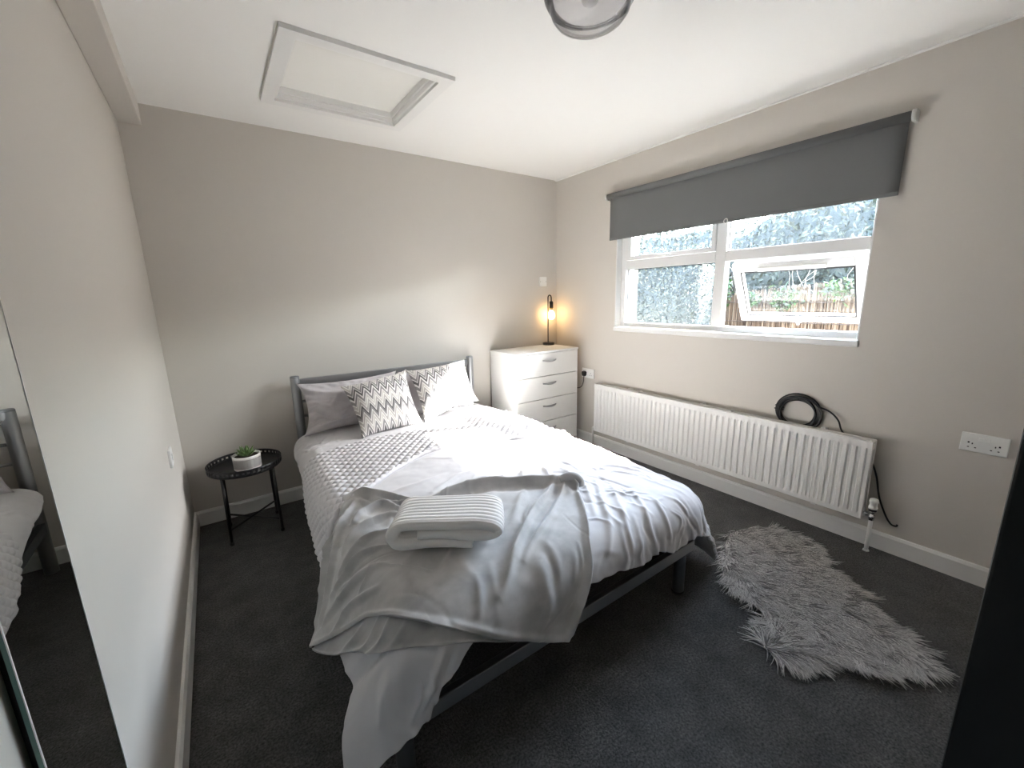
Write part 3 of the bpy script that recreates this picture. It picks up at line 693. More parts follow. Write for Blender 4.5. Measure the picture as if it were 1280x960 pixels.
# ------------------------------------------------------------------ side table and plant
tb = empty('side_table', (.04, 2.83, 0)); tag(tb, 'small round black metal tray table with pierced rim', 'side table')
tcx, tcy, tz, tr_ = .036, 2.83, .447, .190
lathe('tray', [(0, -.040), (tr_-.006, -.040), (tr_-.001, -.036), (tr_+.001, -.034), (tr_+.001, -.030), (tr_-.004, -.030), (tr_-.006, -.034), (0, -.034)], (tcx, tcy, tz), 'black_metal', tb, n=64)
# rim: a band with a row of round-ended holes
nh = 44; V = []; F = []
rows = [(-.032, 0), (-.022, 0), (-.010, 0), (0.0, 0)]
for i in range(nh*2):
    a = 2*math.pi*i/(nh*2)
    for h, _ in rows: V.append((tcx+tr_*math.cos(a), tcy+tr_*math.sin(a), tz+h))
for i in range(nh*2):
    j = (i+1) % (nh*2)
    for k in range(3):
        if k == 1 and i % 2 == 0: continue
        F.append((i*4+k, j*4+k, j*4+k+1, i*4+k+1))
rim = mesh_from('pierced_rim', V, F, 'black_metal', tb); rm = rim.modifiers.new('thickness', 'SOLIDIFY'); rm.thickness = .003; rm.offset = 0
tube('rim_wire', [(tcx+tr_*math.cos(a), tcy+tr_*math.sin(a), tz) for a in np.linspace(0, 2*math.pi, 65)[:-1]], .0030, 'black_metal', tb, sides=6, closed=True)
hx, hy = .129, .131
feet = {(sx, sy): (tcx+.004+sx*hx, tcy-.002+sy*hy) for sx in (-1, 1) for sy in (-1, 1)}
for (sx, sy), (x, y) in feet.items():
    lg = tube('leg', [(x, y, .006), (x-sx*.004, y-sy*.004, tz-.036)], .0085, 'black_metal', tb, sides=10)
    lathe('foot_cap', [(0, 0), (.0105, 0), (.0105, .018), (0, .018)], (x, y, 0), 'rubber', lg, n=12)
for s in (-1, 1):
    x0, y0 = feet[(-1, -s)]; x1, y1 = feet[(1, s)]
    tube('cross_bar', [(x0, y0, .085+.006*s), (x1, y1, .085+.006*s)], .006, 'black_metal', tb, sides=8)
pp = empty('potted_succulent', (.05, 2.79, tz-.034)); tag(pp, 'small green succulent in white pot with black marks on table', 'plant')
pcx, pcy, pz = .048, 2.785, tz-.0335
lathe('pot', [(0, 0), (.066, 0), (.070, .004), (.072, .082), (.071, .085), (.066, .084), (.064, .070), (0, .070)], (pcx, pcy, pz), 'white_plastic', pp, n=40)
prf = [(.0703, .006), (.0709, .03), (.0715, .055), (.0722, .079)]
lathe('pot_band', prf, (pcx, pcy, pz), 'pot_pattern', pp, n=52, uv=True)
lathe('soil', [(0, .072), (.064, .072)], (pcx, pcy, pz), 'soil', pp, n=24)
def fleshy(name, base, direction, L, w, parent):
    d = Vector(direction).normalized(); s = d.cross(Vector((0, 0, 1))); s = s.normalized() if s.length > 1e-3 else Vector((1, 0, 0)); n = s.cross(d)
    V = []; F = []; m = 7
    for i in range(m):
        t = i/(m-1); c = Vector(base)+d*L*t+Vector((0, 0, L*.35*t*t)); ww = w*math.sin(math.pi*min(.12+.88*t, .985))**.8; hh = ww*.45
        for k in range(8):
            a = 2*math.pi*k/8; V.append(tuple(c+s*ww*math.cos(a)+n*hh*math.sin(a)))
    for i in range(m-1):
        for k in range(8): F.append((i*8+k, i*8+(k+1) % 8, (i+1)*8+(k+1) % 8, (i+1)*8+k))
    F += [tuple(range(8))[::-1], tuple((m-1)*8+k for k in range(8))]
    return mesh_from(name, V, F, 'succulent', parent)
for ring, n, L, w, el in ((0, 8, .052, .0125, .28), (1, 7, .046, .0115, .65), (2, 5, .038, .009, 1.15)):
    for i in range(n):
        a = 2*math.pi*(i+.5*ring)/n+rng.uniform(-.12, .12)
        fleshy('leaf', (pcx+.006*math.cos(a), pcy+.006*math.sin(a), pz+.076+.004*ring), (math.cos(a)*math.cos(el), math.sin(a)*math.cos(el), math.sin(el)), L*rng.uniform(.9, 1.1), w, pp)

# ------------------------------------------------------------------ bed

SHX = -0.06/2.1
def shear(y): return SHX*(3.0-y)
AL, AR, BF, RC, RR = 0.43, 1.67, 0.99, 0.05, 0.13
def smooth(x, a, b):
    t = np.clip((x-a)/(b-a), 0, 1); return t*t*(3-2*t)
def drape(a, b):
    """(a, b): lengths measured over the cloth, across and along the bed -> point of the covered bed."""
    a = np.asarray(a, float); b = np.asarray(b, float)
    bb = np.maximum(b, BF+RC)
    aa = np.clip(a, AL+RC, AR-RC)
    dx, dy = a-aa, b-bb
    dist = np.hypot(dx, dy)
    d = np.maximum(dist-RC, 0)
    nx = np.where(dist > 1e-9, dx/np.maximum(dist, 1e-9), 0); ny = np.where(dist > 1e-9, dy/np.maximum(dist, 1e-9), 0)
    q = np.minimum(dist, RC)
    qx, qy = aa+nx*q, bb+ny*q
    left = np.clip(-nx, 0, 1); right = np.clip(nx, 0, 1); foot = np.clip(-ny, 0, 1)
    c = 0.10 + left*(0.03+0.50*smooth(-b, -1.8, -1.15))*(1-0.75*foot**2) + right*(0.12+0.25*smooth(-b, -1.5, -1.05))
    c = np.clip(c, 0, 0.6)
    T = np.arccos(c)
    L = RR*T
    g = np.where(d < L, RR*np.sin(np.minimum(d/RR, T)), RR*np.sin(T)+(d-L)*c)
    h = np.where(d < L, RR*(1-np.cos(np.minimum(d/RR, T))), RR*(1-c)+(d-L)*np.sin(T))
    u = (a-(AL+AR)/2)/((AR-AL)/2)
    zt = 0.525 + 0.03*(1-np.clip(np.abs(u), 0, 1)**3) - 0.02*smooth(b, 2.4, 2.9) - 0.02*smooth(-b, -1.5, -.95)
    z = zt-h
    over = np.maximum(0.012-z, 0)
    z = np.maximum(z, 0.012)
    g = g+over*0.5
    return np.stack([qx+nx*g+shear(qy), qy+ny*g, z], -1)
def drape_n(a, b, e=0.004):
    du = drape(a+e, b)-drape(a-e, b); dv = drape(a, b+e)-drape(a, b-e)
    n = np.cross(du, dv); l = np.linalg.norm(n, axis=-1, keepdims=True)
    return n/np.maximum(l, 1e-9)

bed = empty('bed_frame', (1.03, 2.0, 0)); tag(bed, 'grey tubular metal double bed frame against the back wall', 'bed')
for x in (.380, 1.696):
    p_ = tube('headboard_post', [(x, 3.0, 0.0), (x, 3.0, .878)], .0285, 'bed_metal', bed, sides=24); smooth_by_angle(p_, 40)
    c_ = lathe('post_cap', [(0, .878), (.0285, .878), (.0285, .884), (.025, .889), (0, .890)], (x, 3.0, 0), 'cap_plastic', p_, n=24)
box('headboard_rail', .405, 1.672, 2.991, 3.011, .812, .868, 'bed_metal', bed, bevel=.007, segs=3)
for z in (.715, .615): tube('headboard_bar', [(.40, 3.0, z), (1.675, 3.0, z)], .009, 'bed_metal', bed, sides=12)
box('headboard_lower_rail', .405, 1.672, 2.985, 3.015, .235, .285, 'bed_metal_dark', bed, bevel=.004)
for (xa, xb) in ((.365, .31), (1.70, 1.615)):
    V = []
    for (x, y) in ((xa, 2.98), (xb, .925)):
        V += [(x-.013, y, .235), (x+.013, y, .235), (x+.013, y, .285), (x-.013, y, .285)]
    mesh_from('side_rail', V, [(0, 1, 2, 3), (7, 6, 5, 4), (0, 4, 5, 1), (1, 5, 6, 2), (2, 6, 7, 3), (3, 7, 4, 0)], 'bed_metal_dark', bed, smooth=False)
box('foot_rail', .285, 1.615, .892, .918, .236, .286, 'bed_metal', bed, bevel=.003)
for x in (.272, 1.592):
    l_ = tube('leg', [(x, .945, 0.0), (x, .945, .282)], .0265, 'bed_metal_dark', bed, sides=24); smooth_by_angle(l_, 40)
    lathe('foot_cap', [(0, 0), (.0285, 0), (.0285, .012), (.0265, .014), (0, .014)], (x, .945, 0), 'rubber', l_, n=24)
for i in range(12):
    y = 1.03+i*.165; box('slat', .36+shear(y), 1.69+shear(y), y, y+.07, .268, .284, 'bed_metal_dark', bed)
V = []; 
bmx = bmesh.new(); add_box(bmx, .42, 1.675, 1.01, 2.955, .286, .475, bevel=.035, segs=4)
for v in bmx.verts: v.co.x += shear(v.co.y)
mt = bm_obj('mattress', bmx, 'mattress_cloth_shaded', None, smooth=True); tag(mt, 'mattress under the duvet hem, coloured near black for the shade', 'mattress')

nA, nB, nC = Noise2(21), Noise2(22), Noise2(23)
def lowf(a, b): return .011*nA.fbm(a*4.2, b*4.2, 2)
def coons(left, right, top, bottom, ns, nt, pw=1.0):
    """patch between four curves in cloth coordinates; s runs left to right, t from top to bottom"""
    def arc(P, n):
        P = catmull(P, 10); L = np.r_[0, np.cumsum(np.linalg.norm(np.diff(P, axis=0), axis=1))]
        q = np.linspace(0, L[-1], n); return np.c_[np.interp(q, L, P[:, 0]), np.interp(q, L, P[:, 1])]
    Lc, Rc, Tc, Bc = arc(left, nt), arc(right, nt), arc(top, ns), arc(bottom, ns)
    s = np.linspace(0, 1, ns)[:, None, None]; t = np.linspace(0, 1, nt)[None, :, None]
    P = (1-s)*Lc[None]+s*Rc[None]+(1-t)*Tc[:, None]+t*Bc[:, None]
    P -= (1-s)*(1-t)*Tc[0]+s*(1-t)*Tc[-1]+(1-s)*t*Bc[0]+s*t*Bc[-1]
    return P[..., 0], P[..., 1], s[..., 0]+0*t[..., 0], t[..., 0]+0*s[..., 0]
BL_L = [(.395, 1.777), (.327, 1.63), (.251, 1.569), (.116, 1.50), (.039, 1.43), (.002, 1.38)]
BL_R = [(1.23, 1.19), (1.112, 1.023), (1.002, .908), (.968, .859), (.937, .813), (.90, .733), (.847, .653)]
BL_T = [(.395, 1.777), (.461, 1.776), (.502, 1.675), (.58, 1.545), (.643, 1.485), (.743, 1.466), (.881, 1.436), (1.006, 1.373), (1.176, 1.301), (1.23, 1.19)]
BL_B = [(.002, 1.38), (.092, 1.277), (.202, 1.187), (.283, 1.124), (.339, 1.044), (.387, .974), (.43, .928), (.483, .884), (.569, .823), (.632, .783), (.745, .708), (.847, .653)]
FL_B = [(.002, 1.38), (.114, 1.202), (.202, 1.099), (.255, 1.013), (.33, .945), (.422, .884), (.547, .83), (.66, .765), (.745, .72)]
# --- duvet
DU_L = [(.30, 2.93), (.21, 2.486), (.10, 2.227), (.05, 1.9), (.04, 1.6), (.10, 1.35), (.135, 1.08), (.09, .985), (.04, .91), (.005, .85)]
DU_R = [(1.86, 2.93), (1.98, 2.6), (2.06, 2.0), (2.18, 1.35), (2.24, 1.0), (2.24, .87)]
DU_T = [(.30, 2.93), (.7, 2.935), (1.2, 2.935), (1.86, 2.93)]
DU_B = [(.005, .85), (.05, .812), (.12, .785), (.21, .752), (.289, .735), (.34, .748), (.408, .78), (.456, .787), (.534, .836), (.75, .85), (.96, .79), (1.12, .773), (1.26, .744), (1.366, .752), (1.46, .722), (1.614, .745), (1.72, .742), (1.9, .765), (2.08, .80), (2.17, .83), (2.24, .87)]
du_ridges = [([(1.367, 1.215), (1.183, .975), (1.082, .858)], .014, .010), ([(1.401, 1.149), (1.226, .919), (1.194, .822)], .012, .009),
    ([(1.449, 1.076), (1.333, .887), (1.332, .791)], .012, .009), ([(1.462, .981), (1.429, .862), (1.435, .771)], .011, .009),
    ([(1.277, 1.69), (1.168, 1.502), (1.053, 1.376)], .013, .010), ([(1.101, 1.616), (.98, 1.532), (.872, 1.491)], .014, .010),
    ([(1.33, 1.652), (1.246, 1.445), (1.196, 1.325)], .012, .010), ([(.997, 1.636), (.853, 1.611), (.708, 1.552)], .016, .012),
    ([(.832, 1.69), (.682, 1.673), (.542, 1.69)], .014, .009), ([(1.311, 1.401), (1.292, 1.216), (1.145, .999)], .014, .010),
    ([(.537, 1.926), (.418, 1.745), (.333, 1.58)], .015, .009), ([(.30, .99), (.20, 1.04), (.12, 1.06)], .022, -.022), ([(.40, .92), (.28, .90), (.16, .86)], .05, .020),
    ([(.47, .90), (.42, .85), (.36, .80)], .014, .012), ([(.50, .88), (.45, .83), (.41, .79)], .010, -.010),
    ([(.33, .80), (.36, .79), (.38, .83)], .008, .007), ([(.28, .77), (.33, .78), (.36, .80)], .008, .007), ([(.24, .78), (.30, .80), (.33, .83)], .009, .007)]
rr = np.random.default_rng(31)
for i in range(230):                                   # small creases: fanning from the blanket corner and running down to the foot hem
    a0, b0 = rr.uniform(.95, 1.98), rr.uniform(.74, 2.0)
    dv = np.array([a0-1.15, b0-1.75]); dv /= np.linalg.norm(dv)
    if b0 < 1.1: dv = np.array([.12+.2*rr.normal(), -1.0])
    an = rr.normal(0, .35); dv = np.array([dv[0]*math.cos(an)-dv[1]*math.sin(an), dv[0]*math.sin(an)+dv[1]*math.cos(an)]); dv /= np.linalg.norm(dv)
    L = rr.uniform(.05, .22); bend = rr.normal(0, .03); pn = np.array([-dv[1], dv[0]])
    du_ridges.append(([(a0, b0), tuple(np.array([a0, b0])+dv*L*.5+pn*bend), tuple(np.array([a0, b0])+dv*L)], rr.uniform(.005, .012), rr.choice([-1, 1], p=[.35, .65])*rr.uniform(.002, .0055)))
for i in range(60):
    a0, b0 = rr.uniform(.0, .45), rr.uniform(.85, 2.6); L = rr.uniform(.06, .2); dv = np.array([-1, rr.normal(-.1, .5)]); dv /= np.linalg.norm(dv)
    du_ridges.append(([(a0+.1, b0), tuple(np.array([a0+.1, b0])+dv*L*.5+[0, rr.normal(0, .015)]), tuple(np.array([a0+.1, b0])+dv*L)], rr.uniform(.008, .016), rr.uniform(-.004, .007)))
for i in range(60):
    a0, b0 = rr.uniform(.35, 1.9), rr.uniform(2.45, 2.9); L = rr.uniform(.08, .22); t_ = rr.uniform(0, 6.28); dv = np.array([math.cos(t_), math.sin(t_)*.6])
    du_ridges.append(([(a0, b0), tuple(np.array([a0, b0])+dv*L*.5+rr.normal(0, .015, 2)), tuple(np.array([a0, b0])+dv*L)], rr.uniform(.008, .016), rr.uniform(-.004, .008)))
NS, NT = 420, 460
A, B, Sg, Tg = coons(DU_L, DU_R, DU_T, DU_B, NS, NT)
Nn = drape_n(A, B)
disp = lowf(A, B)+.0045*nB.fbm(A*11, B*11, 3)+ridges(A, B, du_ridges)
edge = np.minimum(1-Tg, np.minimum(Sg, 1-Sg)*1.2)
disp += .007*np.exp(-edge/.012)*np.sin(A*95+6*nC(A*7, B*7))*(nC(A*14, B*3)+.5)
inb = smooth(A, .30, .42)*smooth(-A, -1.12, -1.0)*smooth(-B, -1.50, -1.38)*smooth(B, .80, .95)      # flattened beneath the blanket
disp = disp*(1-inb)+inb*(lowf(A, B)-.004)
Pd = drape(A, B)+Nn*disp[..., None]; Pd[..., 2] = np.maximum(Pd[..., 2], .004)
duv = mesh_from('duvet', Pd.reshape(-1, 3), grid_faces(NS, NT, flip=True), 'duvet_cotton')
sm = duv.modifiers.new('thickness', 'SOLIDIFY'); sm.thickness = .014; sm.offset = -1
tag(duv, 'pale grey rumpled duvet covering the bed, corner hanging to floor', 'duvet')
QL_B = [(.03, 1.56), (.345, 1.702), (.542, 1.81), (.811, 1.958), (1.038, 1.969), (1.259, 1.896), (1.402, 1.848), (1.75, 1.83), (2.05, 1.83)]
QL_T = [(.18, 2.40), (.30, 2.44), (.398, 2.43), (.64, 2.42), (.958, 2.37), (1.473, 2.461), (1.75, 2.48), (2.0, 2.50)]
A, B, Sg, Tg = coons([(.18, 2.40), (.11, 2.22), (.065, 1.95), (.03, 1.56)], [(2.0, 2.50), (2.04, 2.2), (2.05, 1.83)], QL_T, QL_B, 420, 190)
p_, q_ = (A+B*.92)/.050, (A-B*.92)/.050
puff = np.sqrt(np.abs(np.sin(np.pi*p_)*np.sin(np.pi*q_)))
ed = np.minimum(np.minimum(Sg*6, (1-Sg)*6), np.minimum(Tg*3, (1-Tg)*3)); ef = np.clip(ed/.05, 0, 1)**.5
disp = lowf(A, B)+.0045*nB.fbm(A*11, B*11, 3)+.5*ridges(A, B, du_ridges[:24])+.004*ef+.0125*puff*ef+.010*np.exp(-((1-Tg)/.05)**2)*ef+.004*nC.fbm(A*6, B*6, 2)
P_ = drape(A, B)+drape_n(A, B)*disp[..., None]
qp = mesh_from('quilted_panel', P_.reshape(-1, 3), grid_faces(420, 190, flip=True), 'duvet_cotton', duv); qp['label'] = 'diamond quilted band across the duvet'
sm = qp.modifiers.new('thickness', 'SOLIDIFY'); sm.thickness = .008; sm.offset = -1

# --- grey fleece blanket
bl_r = [([(.464, 1.750), (.524, 1.635), (.623, 1.521), (.746, 1.473), (.881, 1.436), (1.006, 1.373), (1.162, 1.284)], .022, .022),
    ([(.374, 1.545), (.408, 1.567), (.471, 1.58), (.512, 1.562), (.55, 1.46)], .014, .018), ([(.31, 1.44), (.353, 1.459), (.404, 1.471), (.484, 1.474), (.545, 1.44)], .013, .017),
    ([(.254, 1.388), (.32, 1.372), (.385, 1.394), (.46, 1.386)], .014, .016), ([(.185, 1.382), (.289, 1.335), (.349, 1.335), (.42, 1.30)], .014, .015),
    ([(.119, 1.332), (.231, 1.29), (.323, 1.264), (.40, 1.21)], .014, .015), ([(.155, 1.241), (.262, 1.219), (.355, 1.15)], .014, .012),
    ([(.345, 1.702), (.27, 1.58), (.16, 1.50), (.06, 1.42)], .016, .018), ([(.37, 1.63), (.30, 1.52), (.20, 1.44), (.08, 1.37)], .013, .014),
    ([(1.16, 1.27), (1.08, 1.215), (.985, 1.168), (.822, 1.044), (.695, .94), (.63, .898)], .017, .018), ([(1.18, 1.22), (1.006, 1.098), (.872, 1.018), (.758, .95)], .013, .011),
    ([(1.205, 1.165), (1.09, .995), (.985, .880), (.925, .800), (.86, .68)], .016, .014), ([(.891, 1.352), (.80, 1.235), (.70, 1.09)], .03, .010),
    ([(.601, .974), (.577, .922), (.545, .877)], .016, .004), ([(.66, .99), (.63, .93), (.60, .86)], .016, .003), ([(.48, 1.66), (.53, 1.56), (.62, 1.47)], .014, .014),
    ([(.42, 1.70), (.36, 1.60), (.26, 1.52)], .013, .013), ([(.80, .93), (.78, .85), (.77, .76)], .03, .008), ([(1.02, 1.30), (.93, 1.22), (.84, 1.13)], .02, .008),
    ([(.20, 1.17), (.31, 1.06), (.40, .955), (.50, .86)], .012, .012)]
for i in range(130):
    a0, b0 = rr.uniform(.1, 1.1), rr.uniform(.72, 1.6); t_ = rr.normal(2.4 if a0 < .5 else -2.3, .45); L = rr.uniform(.08, .22)
    bl_r.append(([(a0, b0), (a0+.5*L*math.cos(t_)+rr.normal(0, .012), b0+.5*L*math.sin(t_)), (a0+L*math.cos(t_), b0+L*math.sin(t_))], rr.uniform(.006, .020), rr.uniform(-.003, .0045)))
A, B, Sg, Tg = coons(BL_L, BL_R, BL_T, BL_B, 300, 240)
ed = np.minimum(np.minimum(Sg, 1-Sg)*1.0, np.minimum(Tg, 1-Tg)*.8)
disp = .019+lowf(A, B)+.005*nB.fbm(A*9+3, B*9, 3)+1.5*ridges(A, B, [(P, w*.78, h) for P, w, h in bl_r])+.006*np.exp(-((ed-.012)/.010)**2)+.012*np.exp(-((Tg-.022)/.018)**2)-.010*np.exp(-((Tg-.075)/.03)**2)
disp = disp-(disp-.024)*np.exp(-((A-.395)**2+(B-1.777)**2)/.06**2)*.9
knot = np.exp(-(((A-1.19)/.055)**2+((B-1.225)/.045)**2)); disp += .030*knot
P_ = drape(A, B)+drape_n(A, B)*disp[..., None]
# the sheet leaves the duvet where it hangs free over the foot rail
P_[..., 2] = np.maximum(P_[..., 2], .01)
bk = mesh_from('throw_blanket', P_.reshape(-1, 3), grid_faces(300, 240, flip=True), 'fleece_grey'); tag(bk, 'grey fleece blanket draped over lower left of the bed', 'blanket')
sm = bk.modifiers.new('thickness', 'SOLIDIFY'); sm.thickness = .007; sm.offset = -1
# its doubled-under layer below the top hem
top2 = [(a, b) for a, b in BL_B[:10]]+[(.745, .712)]
A, B, Sg, Tg = coons([(.02, 1.40), (.012, 1.39), (.002, 1.38)], [(.75, .725), (.747, .72), (.745, .715)], [(a+.03, b+.04) for a, b in top2], FL_B, 240, 60)
fr_ = [([(.30, 1.12), (.22, 1.13), (.15, 1.16)], .012, .014), ([(.33, 1.07), (.25, 1.06), (.19, 1.10)], .011, .013), ([(.36, 1.03), (.29, 1.01), (.23, 1.04)], .011, .013), ([(.40, .985), (.33, .965), (.27, .98)], .012, .010), ([(.46, .93), (.42, .91), (.36, .92)], .013, .006)]
disp = .008+lowf(A, B)+ridges(A, B, fr_)*1.0+.006*np.exp(-((1-Tg)/.08)**2)
P_ = drape(A, B)+drape_n(A, B)*disp[..., None]
fl_ = mesh_from('folded_under_layer', P_.reshape(-1, 3), grid_faces(240, 60, flip=True), 'fleece_grey', bk)
sm = fl_.modifiers.new('thickness', 'SOLIDIFY'); sm.thickness = .006; sm.offset = -1
# twisted knot of cloth at the upper right corner
kc = drape(np.array(1.225), np.array(1.215)); kP = [kc+np.array([-.05, .03, .040]), kc+np.array([-.02, .015, .052]), kc+np.array([.006, -.004, .050]), kc+np.array([.022, -.020, .034]), kc+np.array([.018, -.035, .018])]
V, F = tube_geo(catmull(kP, 6), [.010+.014*math.sin(math.pi*min(1, .15+.8*i/24)) for i in range(25)], 12)
mesh_from('twisted_corner', V, F, 'fleece_grey', bk)

# --- white ribbed fleece, folded
def folded_fleece():
    FL_, FR_ = np.array([.350, 1.222]), np.array([.668, 1.010]); ex = (FR_-FL_); W = np.linalg.norm(ex); ex /= W; ey = np.array([-ex[1], ex[0]])
    th = .0145
    # centre line of the cloth seen from the front, inner end first
    c = [(.275, .015), (.16, .014), (.07, .013), (.030, .016), (.016, .030), (.014, .048), (.028, .068), (.06, .076), (.14, .080), (.23, .080), (.30, .079), (.345, .074), (.360, .060), (.350, .047), (.31, .044), (.22, .046), (.15, .046), (.10, .046)]
    c = catmull(c, 7); k = len(c); Tn = np.gradient(c, axis=0); Tn /= np.linalg.norm(Tn, axis=1, keepdims=True); Nm = np.c_[-Tn[:, 1], Tn[:, 0]]
    ring = np.vstack([c+Nm*th, (c-Nm*th)[::-1]]); m = len(ring); nd = 90; D = .215
    base = .571
    V = []; nz = Noise2(77)
    for j in range(nd):
        d = D*j/(nd-1); e = min(d, D-d)
        rib = .0075*(abs(math.sin(math.pi*d/.0245))**.6-.5)*min(1, e/.012) if j not in (0, nd-1) else 0
        shrink = 1-.10*math.exp(-e/.006)
        for i, (x, z) in enumerate(ring):
            ci = i if i < k else 2*k-1-i
            cx, cz = c[ci]; ox, oz = (x-cx), (z-cz)
            f = (1+rib/th)*shrink
            sag = .006*float(nz(x*9, d*9+z*20))
            w_ = cx+ox*f + (.012*math.sin(d*9+1) + .03*d)*(1 if True else 0); h_ = cz+oz*f+sag*1.2 - .012*(d/D)*(cz/.08) + (.05*d*0)
            xy = FL_+ex*(w_-.006)+ey*(d+.006*math.sin(cx*14)+.004*math.sin(ci*.3))
            V.append((xy[0], xy[1], base+h_))
    F = [tuple(range(m))[::-1], tuple((nd-1)*m+i for i in range(m))]
    F = [(j*m+i, j*m+(i+1) % m, (j+1)*m+(i+1) % m, (j+1)*m+i) for j in range(nd-1) for i in range(m)]
    for j in (0, nd-1):                                  # close both ends of the folded strip
        for i in range(k-1):
            q = (j*m+i, j*m+i+1, j*m+2*k-2-i, j*m+2*k-1-i); F.append(q if j else q[::-1])
    o = mesh_from('folded_throw', V, F, 'fleece_white')
    bm = bmesh.new(); bm.from_mesh(o.data); bmesh.ops.recalc_face_normals(bm, faces=bm.faces[:]); bm.to_mesh(o.data); bm.free()
    return o
ff = folded_fleece(); tag(ff, 'white ribbed fleece throw folded on top of grey blanket', 'throw')

# --- pillows and cushions: a closed, stuffed square between four corners
def stuffed(name, tl, tr2, bl, br, thick, material, seed, wrinkle=.006, pull=.035, ear=.03, nu=70, nv=70, flop=None, folds=()):
    tl, tr2, bl, br = (np.array(v, float) for v in (tl, tr2, bl, br))
    nz = Noise2(seed); u = np.linspace(-1, 1, nu); v = np.linspace(-1, 1, nv); U, Vv = np.meshgrid(u, v, indexing='ij')
    Uw = U*(1-pull*(1-Vv**2)*np.abs(U)**3); Vw = Vv*(1-pull*(1-U**2)*np.abs(Vv)**3)
    s, t = (Uw+1)/2, (Vw+1)/2
    P = (1-s)[..., None]*((1-t)[..., None]*bl+t[..., None]*tl)+s[..., None]*((1-t)[..., None]*br+t[..., None]*tr2)
    cdir = (np.abs(U)*np.abs(Vv))**6
    P = P+((P-(tl+tr2+bl+br)/4)*(ear*cdir)[..., None])
    n = np.cross(tr2-tl, tl-bl); n /= np.linalg.norm(n)
    prof = ((1-np.abs(U)**2.6)*(1-np.abs(Vv)**2.6))**.62
    edge = 1-np.maximum(np.abs(U), np.abs(Vv))
    Vs = []; UVs = []
    for sg in (1, -1):
        h = thick/2*prof*(1.0+.25*nz.fbm(U*1.4+7*sg, Vv*1.4, 2))
        w = wrinkle*nz.fbm(U*3+11*sg, Vv*3, 4)*np.clip(edge*7, 0, 1)
        rad = np.arctan2(Vv, U); pk = .5*wrinkle*np.sin(rad*26+5*nz(U*2, Vv*2))*np.exp(-edge/.16)*np.clip(edge*12, 0, 1)
        fd = sum(hh*np.exp(-(((U-a0)*math.sin(an)-(Vv-b0)*math.cos(an))/wd)**2-(((U-a0)*math.cos(an)+(Vv-b0)*math.sin(an))/ln)**2) for a0, b0, an, wd, ln, hh in folds)*np.clip(edge*8, 0, 1) if folds else 0
        Q = P+n*(sg*(h+w+pk+fd))[..., None]
        if flop is not None: Q = flop(Q, U, Vv)
        Vs.append(Q.reshape(-1, 3)); UVs.append(np.stack([s*1.0, t*1.0], -1).reshape(-1, 2))
    VV = np.vstack(Vs); F1 = grid_faces(nu, nv); F2 = grid_faces(nu, nv, flip=True)+nu*nv
    o = mesh_from(name, VV, np.vstack([F1, F2]), material, None, uv=np.vstack(UVs))
    bm = bmesh.new(); bm.from_mesh(o.data); bmesh.ops.remove_doubles(bm, verts=bm.verts, dist=2e-4); bmesh.ops.recalc_face_normals(bm, faces=bm.faces[:]); bm.to_mesh(o.data); bm.free()
    o.data.polygons.foreach_set('use_smooth', np.ones(len(o.data.polygons), bool))
    return o
def piping(o, pts, r, material):
    return tube('piping', catmull(pts, 10, closed=True), r, material, o, sides=6, closed=True)
pf = [(-.45, .1, 1.15, .08, .55, .020), (-.15, -.2, .95, .06, .6, .022), (-.62, .55, -.5, .08, .4, .018), (-.2, -.62, .2, .05, .5, .018), (-.7, -.35, 2.3, .06, .4, -.018), (-.55, -.1, -.8, .05, .35, .016)]
pw = stuffed('pillow', (.385, 2.93, .845), (1.03, 2.935, .85), (.375, 2.80, .535), (1.03, 2.765, .535), .13, 'pillow_cotton', 41, wrinkle=.022, pull=.11, folds=pf)
tag(pw, 'grey pillow leaning on left half of the headboard', 'pillow', 'pillows against the headboard')
pw2 = stuffed('pillow', (1.055, 2.935, .840), (1.56, 2.93, .835), (1.045, 2.78, .535), (1.60, 2.80, .535), .13, 'pillow_cotton', 42, wrinkle=.009, pull=.05)
tag(pw2, 'grey pillow behind the sunlit zigzag cushion', 'pillow', 'pillows against the headboard')
c1 = stuffed('cushion', (.620, 2.775, .818), (1.055, 2.80, .868), (.640, 2.475, .558), (1.030, 2.50, .560), .135, 'chevron_cloth', 43, wrinkle=.004, pull=.06, ear=.07)
tag(c1, 'left of the two zigzag cushions, mostly in shade', 'cushion', 'zigzag cushions')
c2 = stuffed('cushion', (1.072, 2.79, .865), (1.535, 2.815, .892), (1.065, 2.515, .56), (1.555, 2.665, .60), .13, 'chevron_cloth', 44, wrinkle=.004, pull=.06, ear=.07)
tag(c2, 'right of the two zigzag cushions, half bleached by sunlight', 'cushion', 'zigzag cushions')

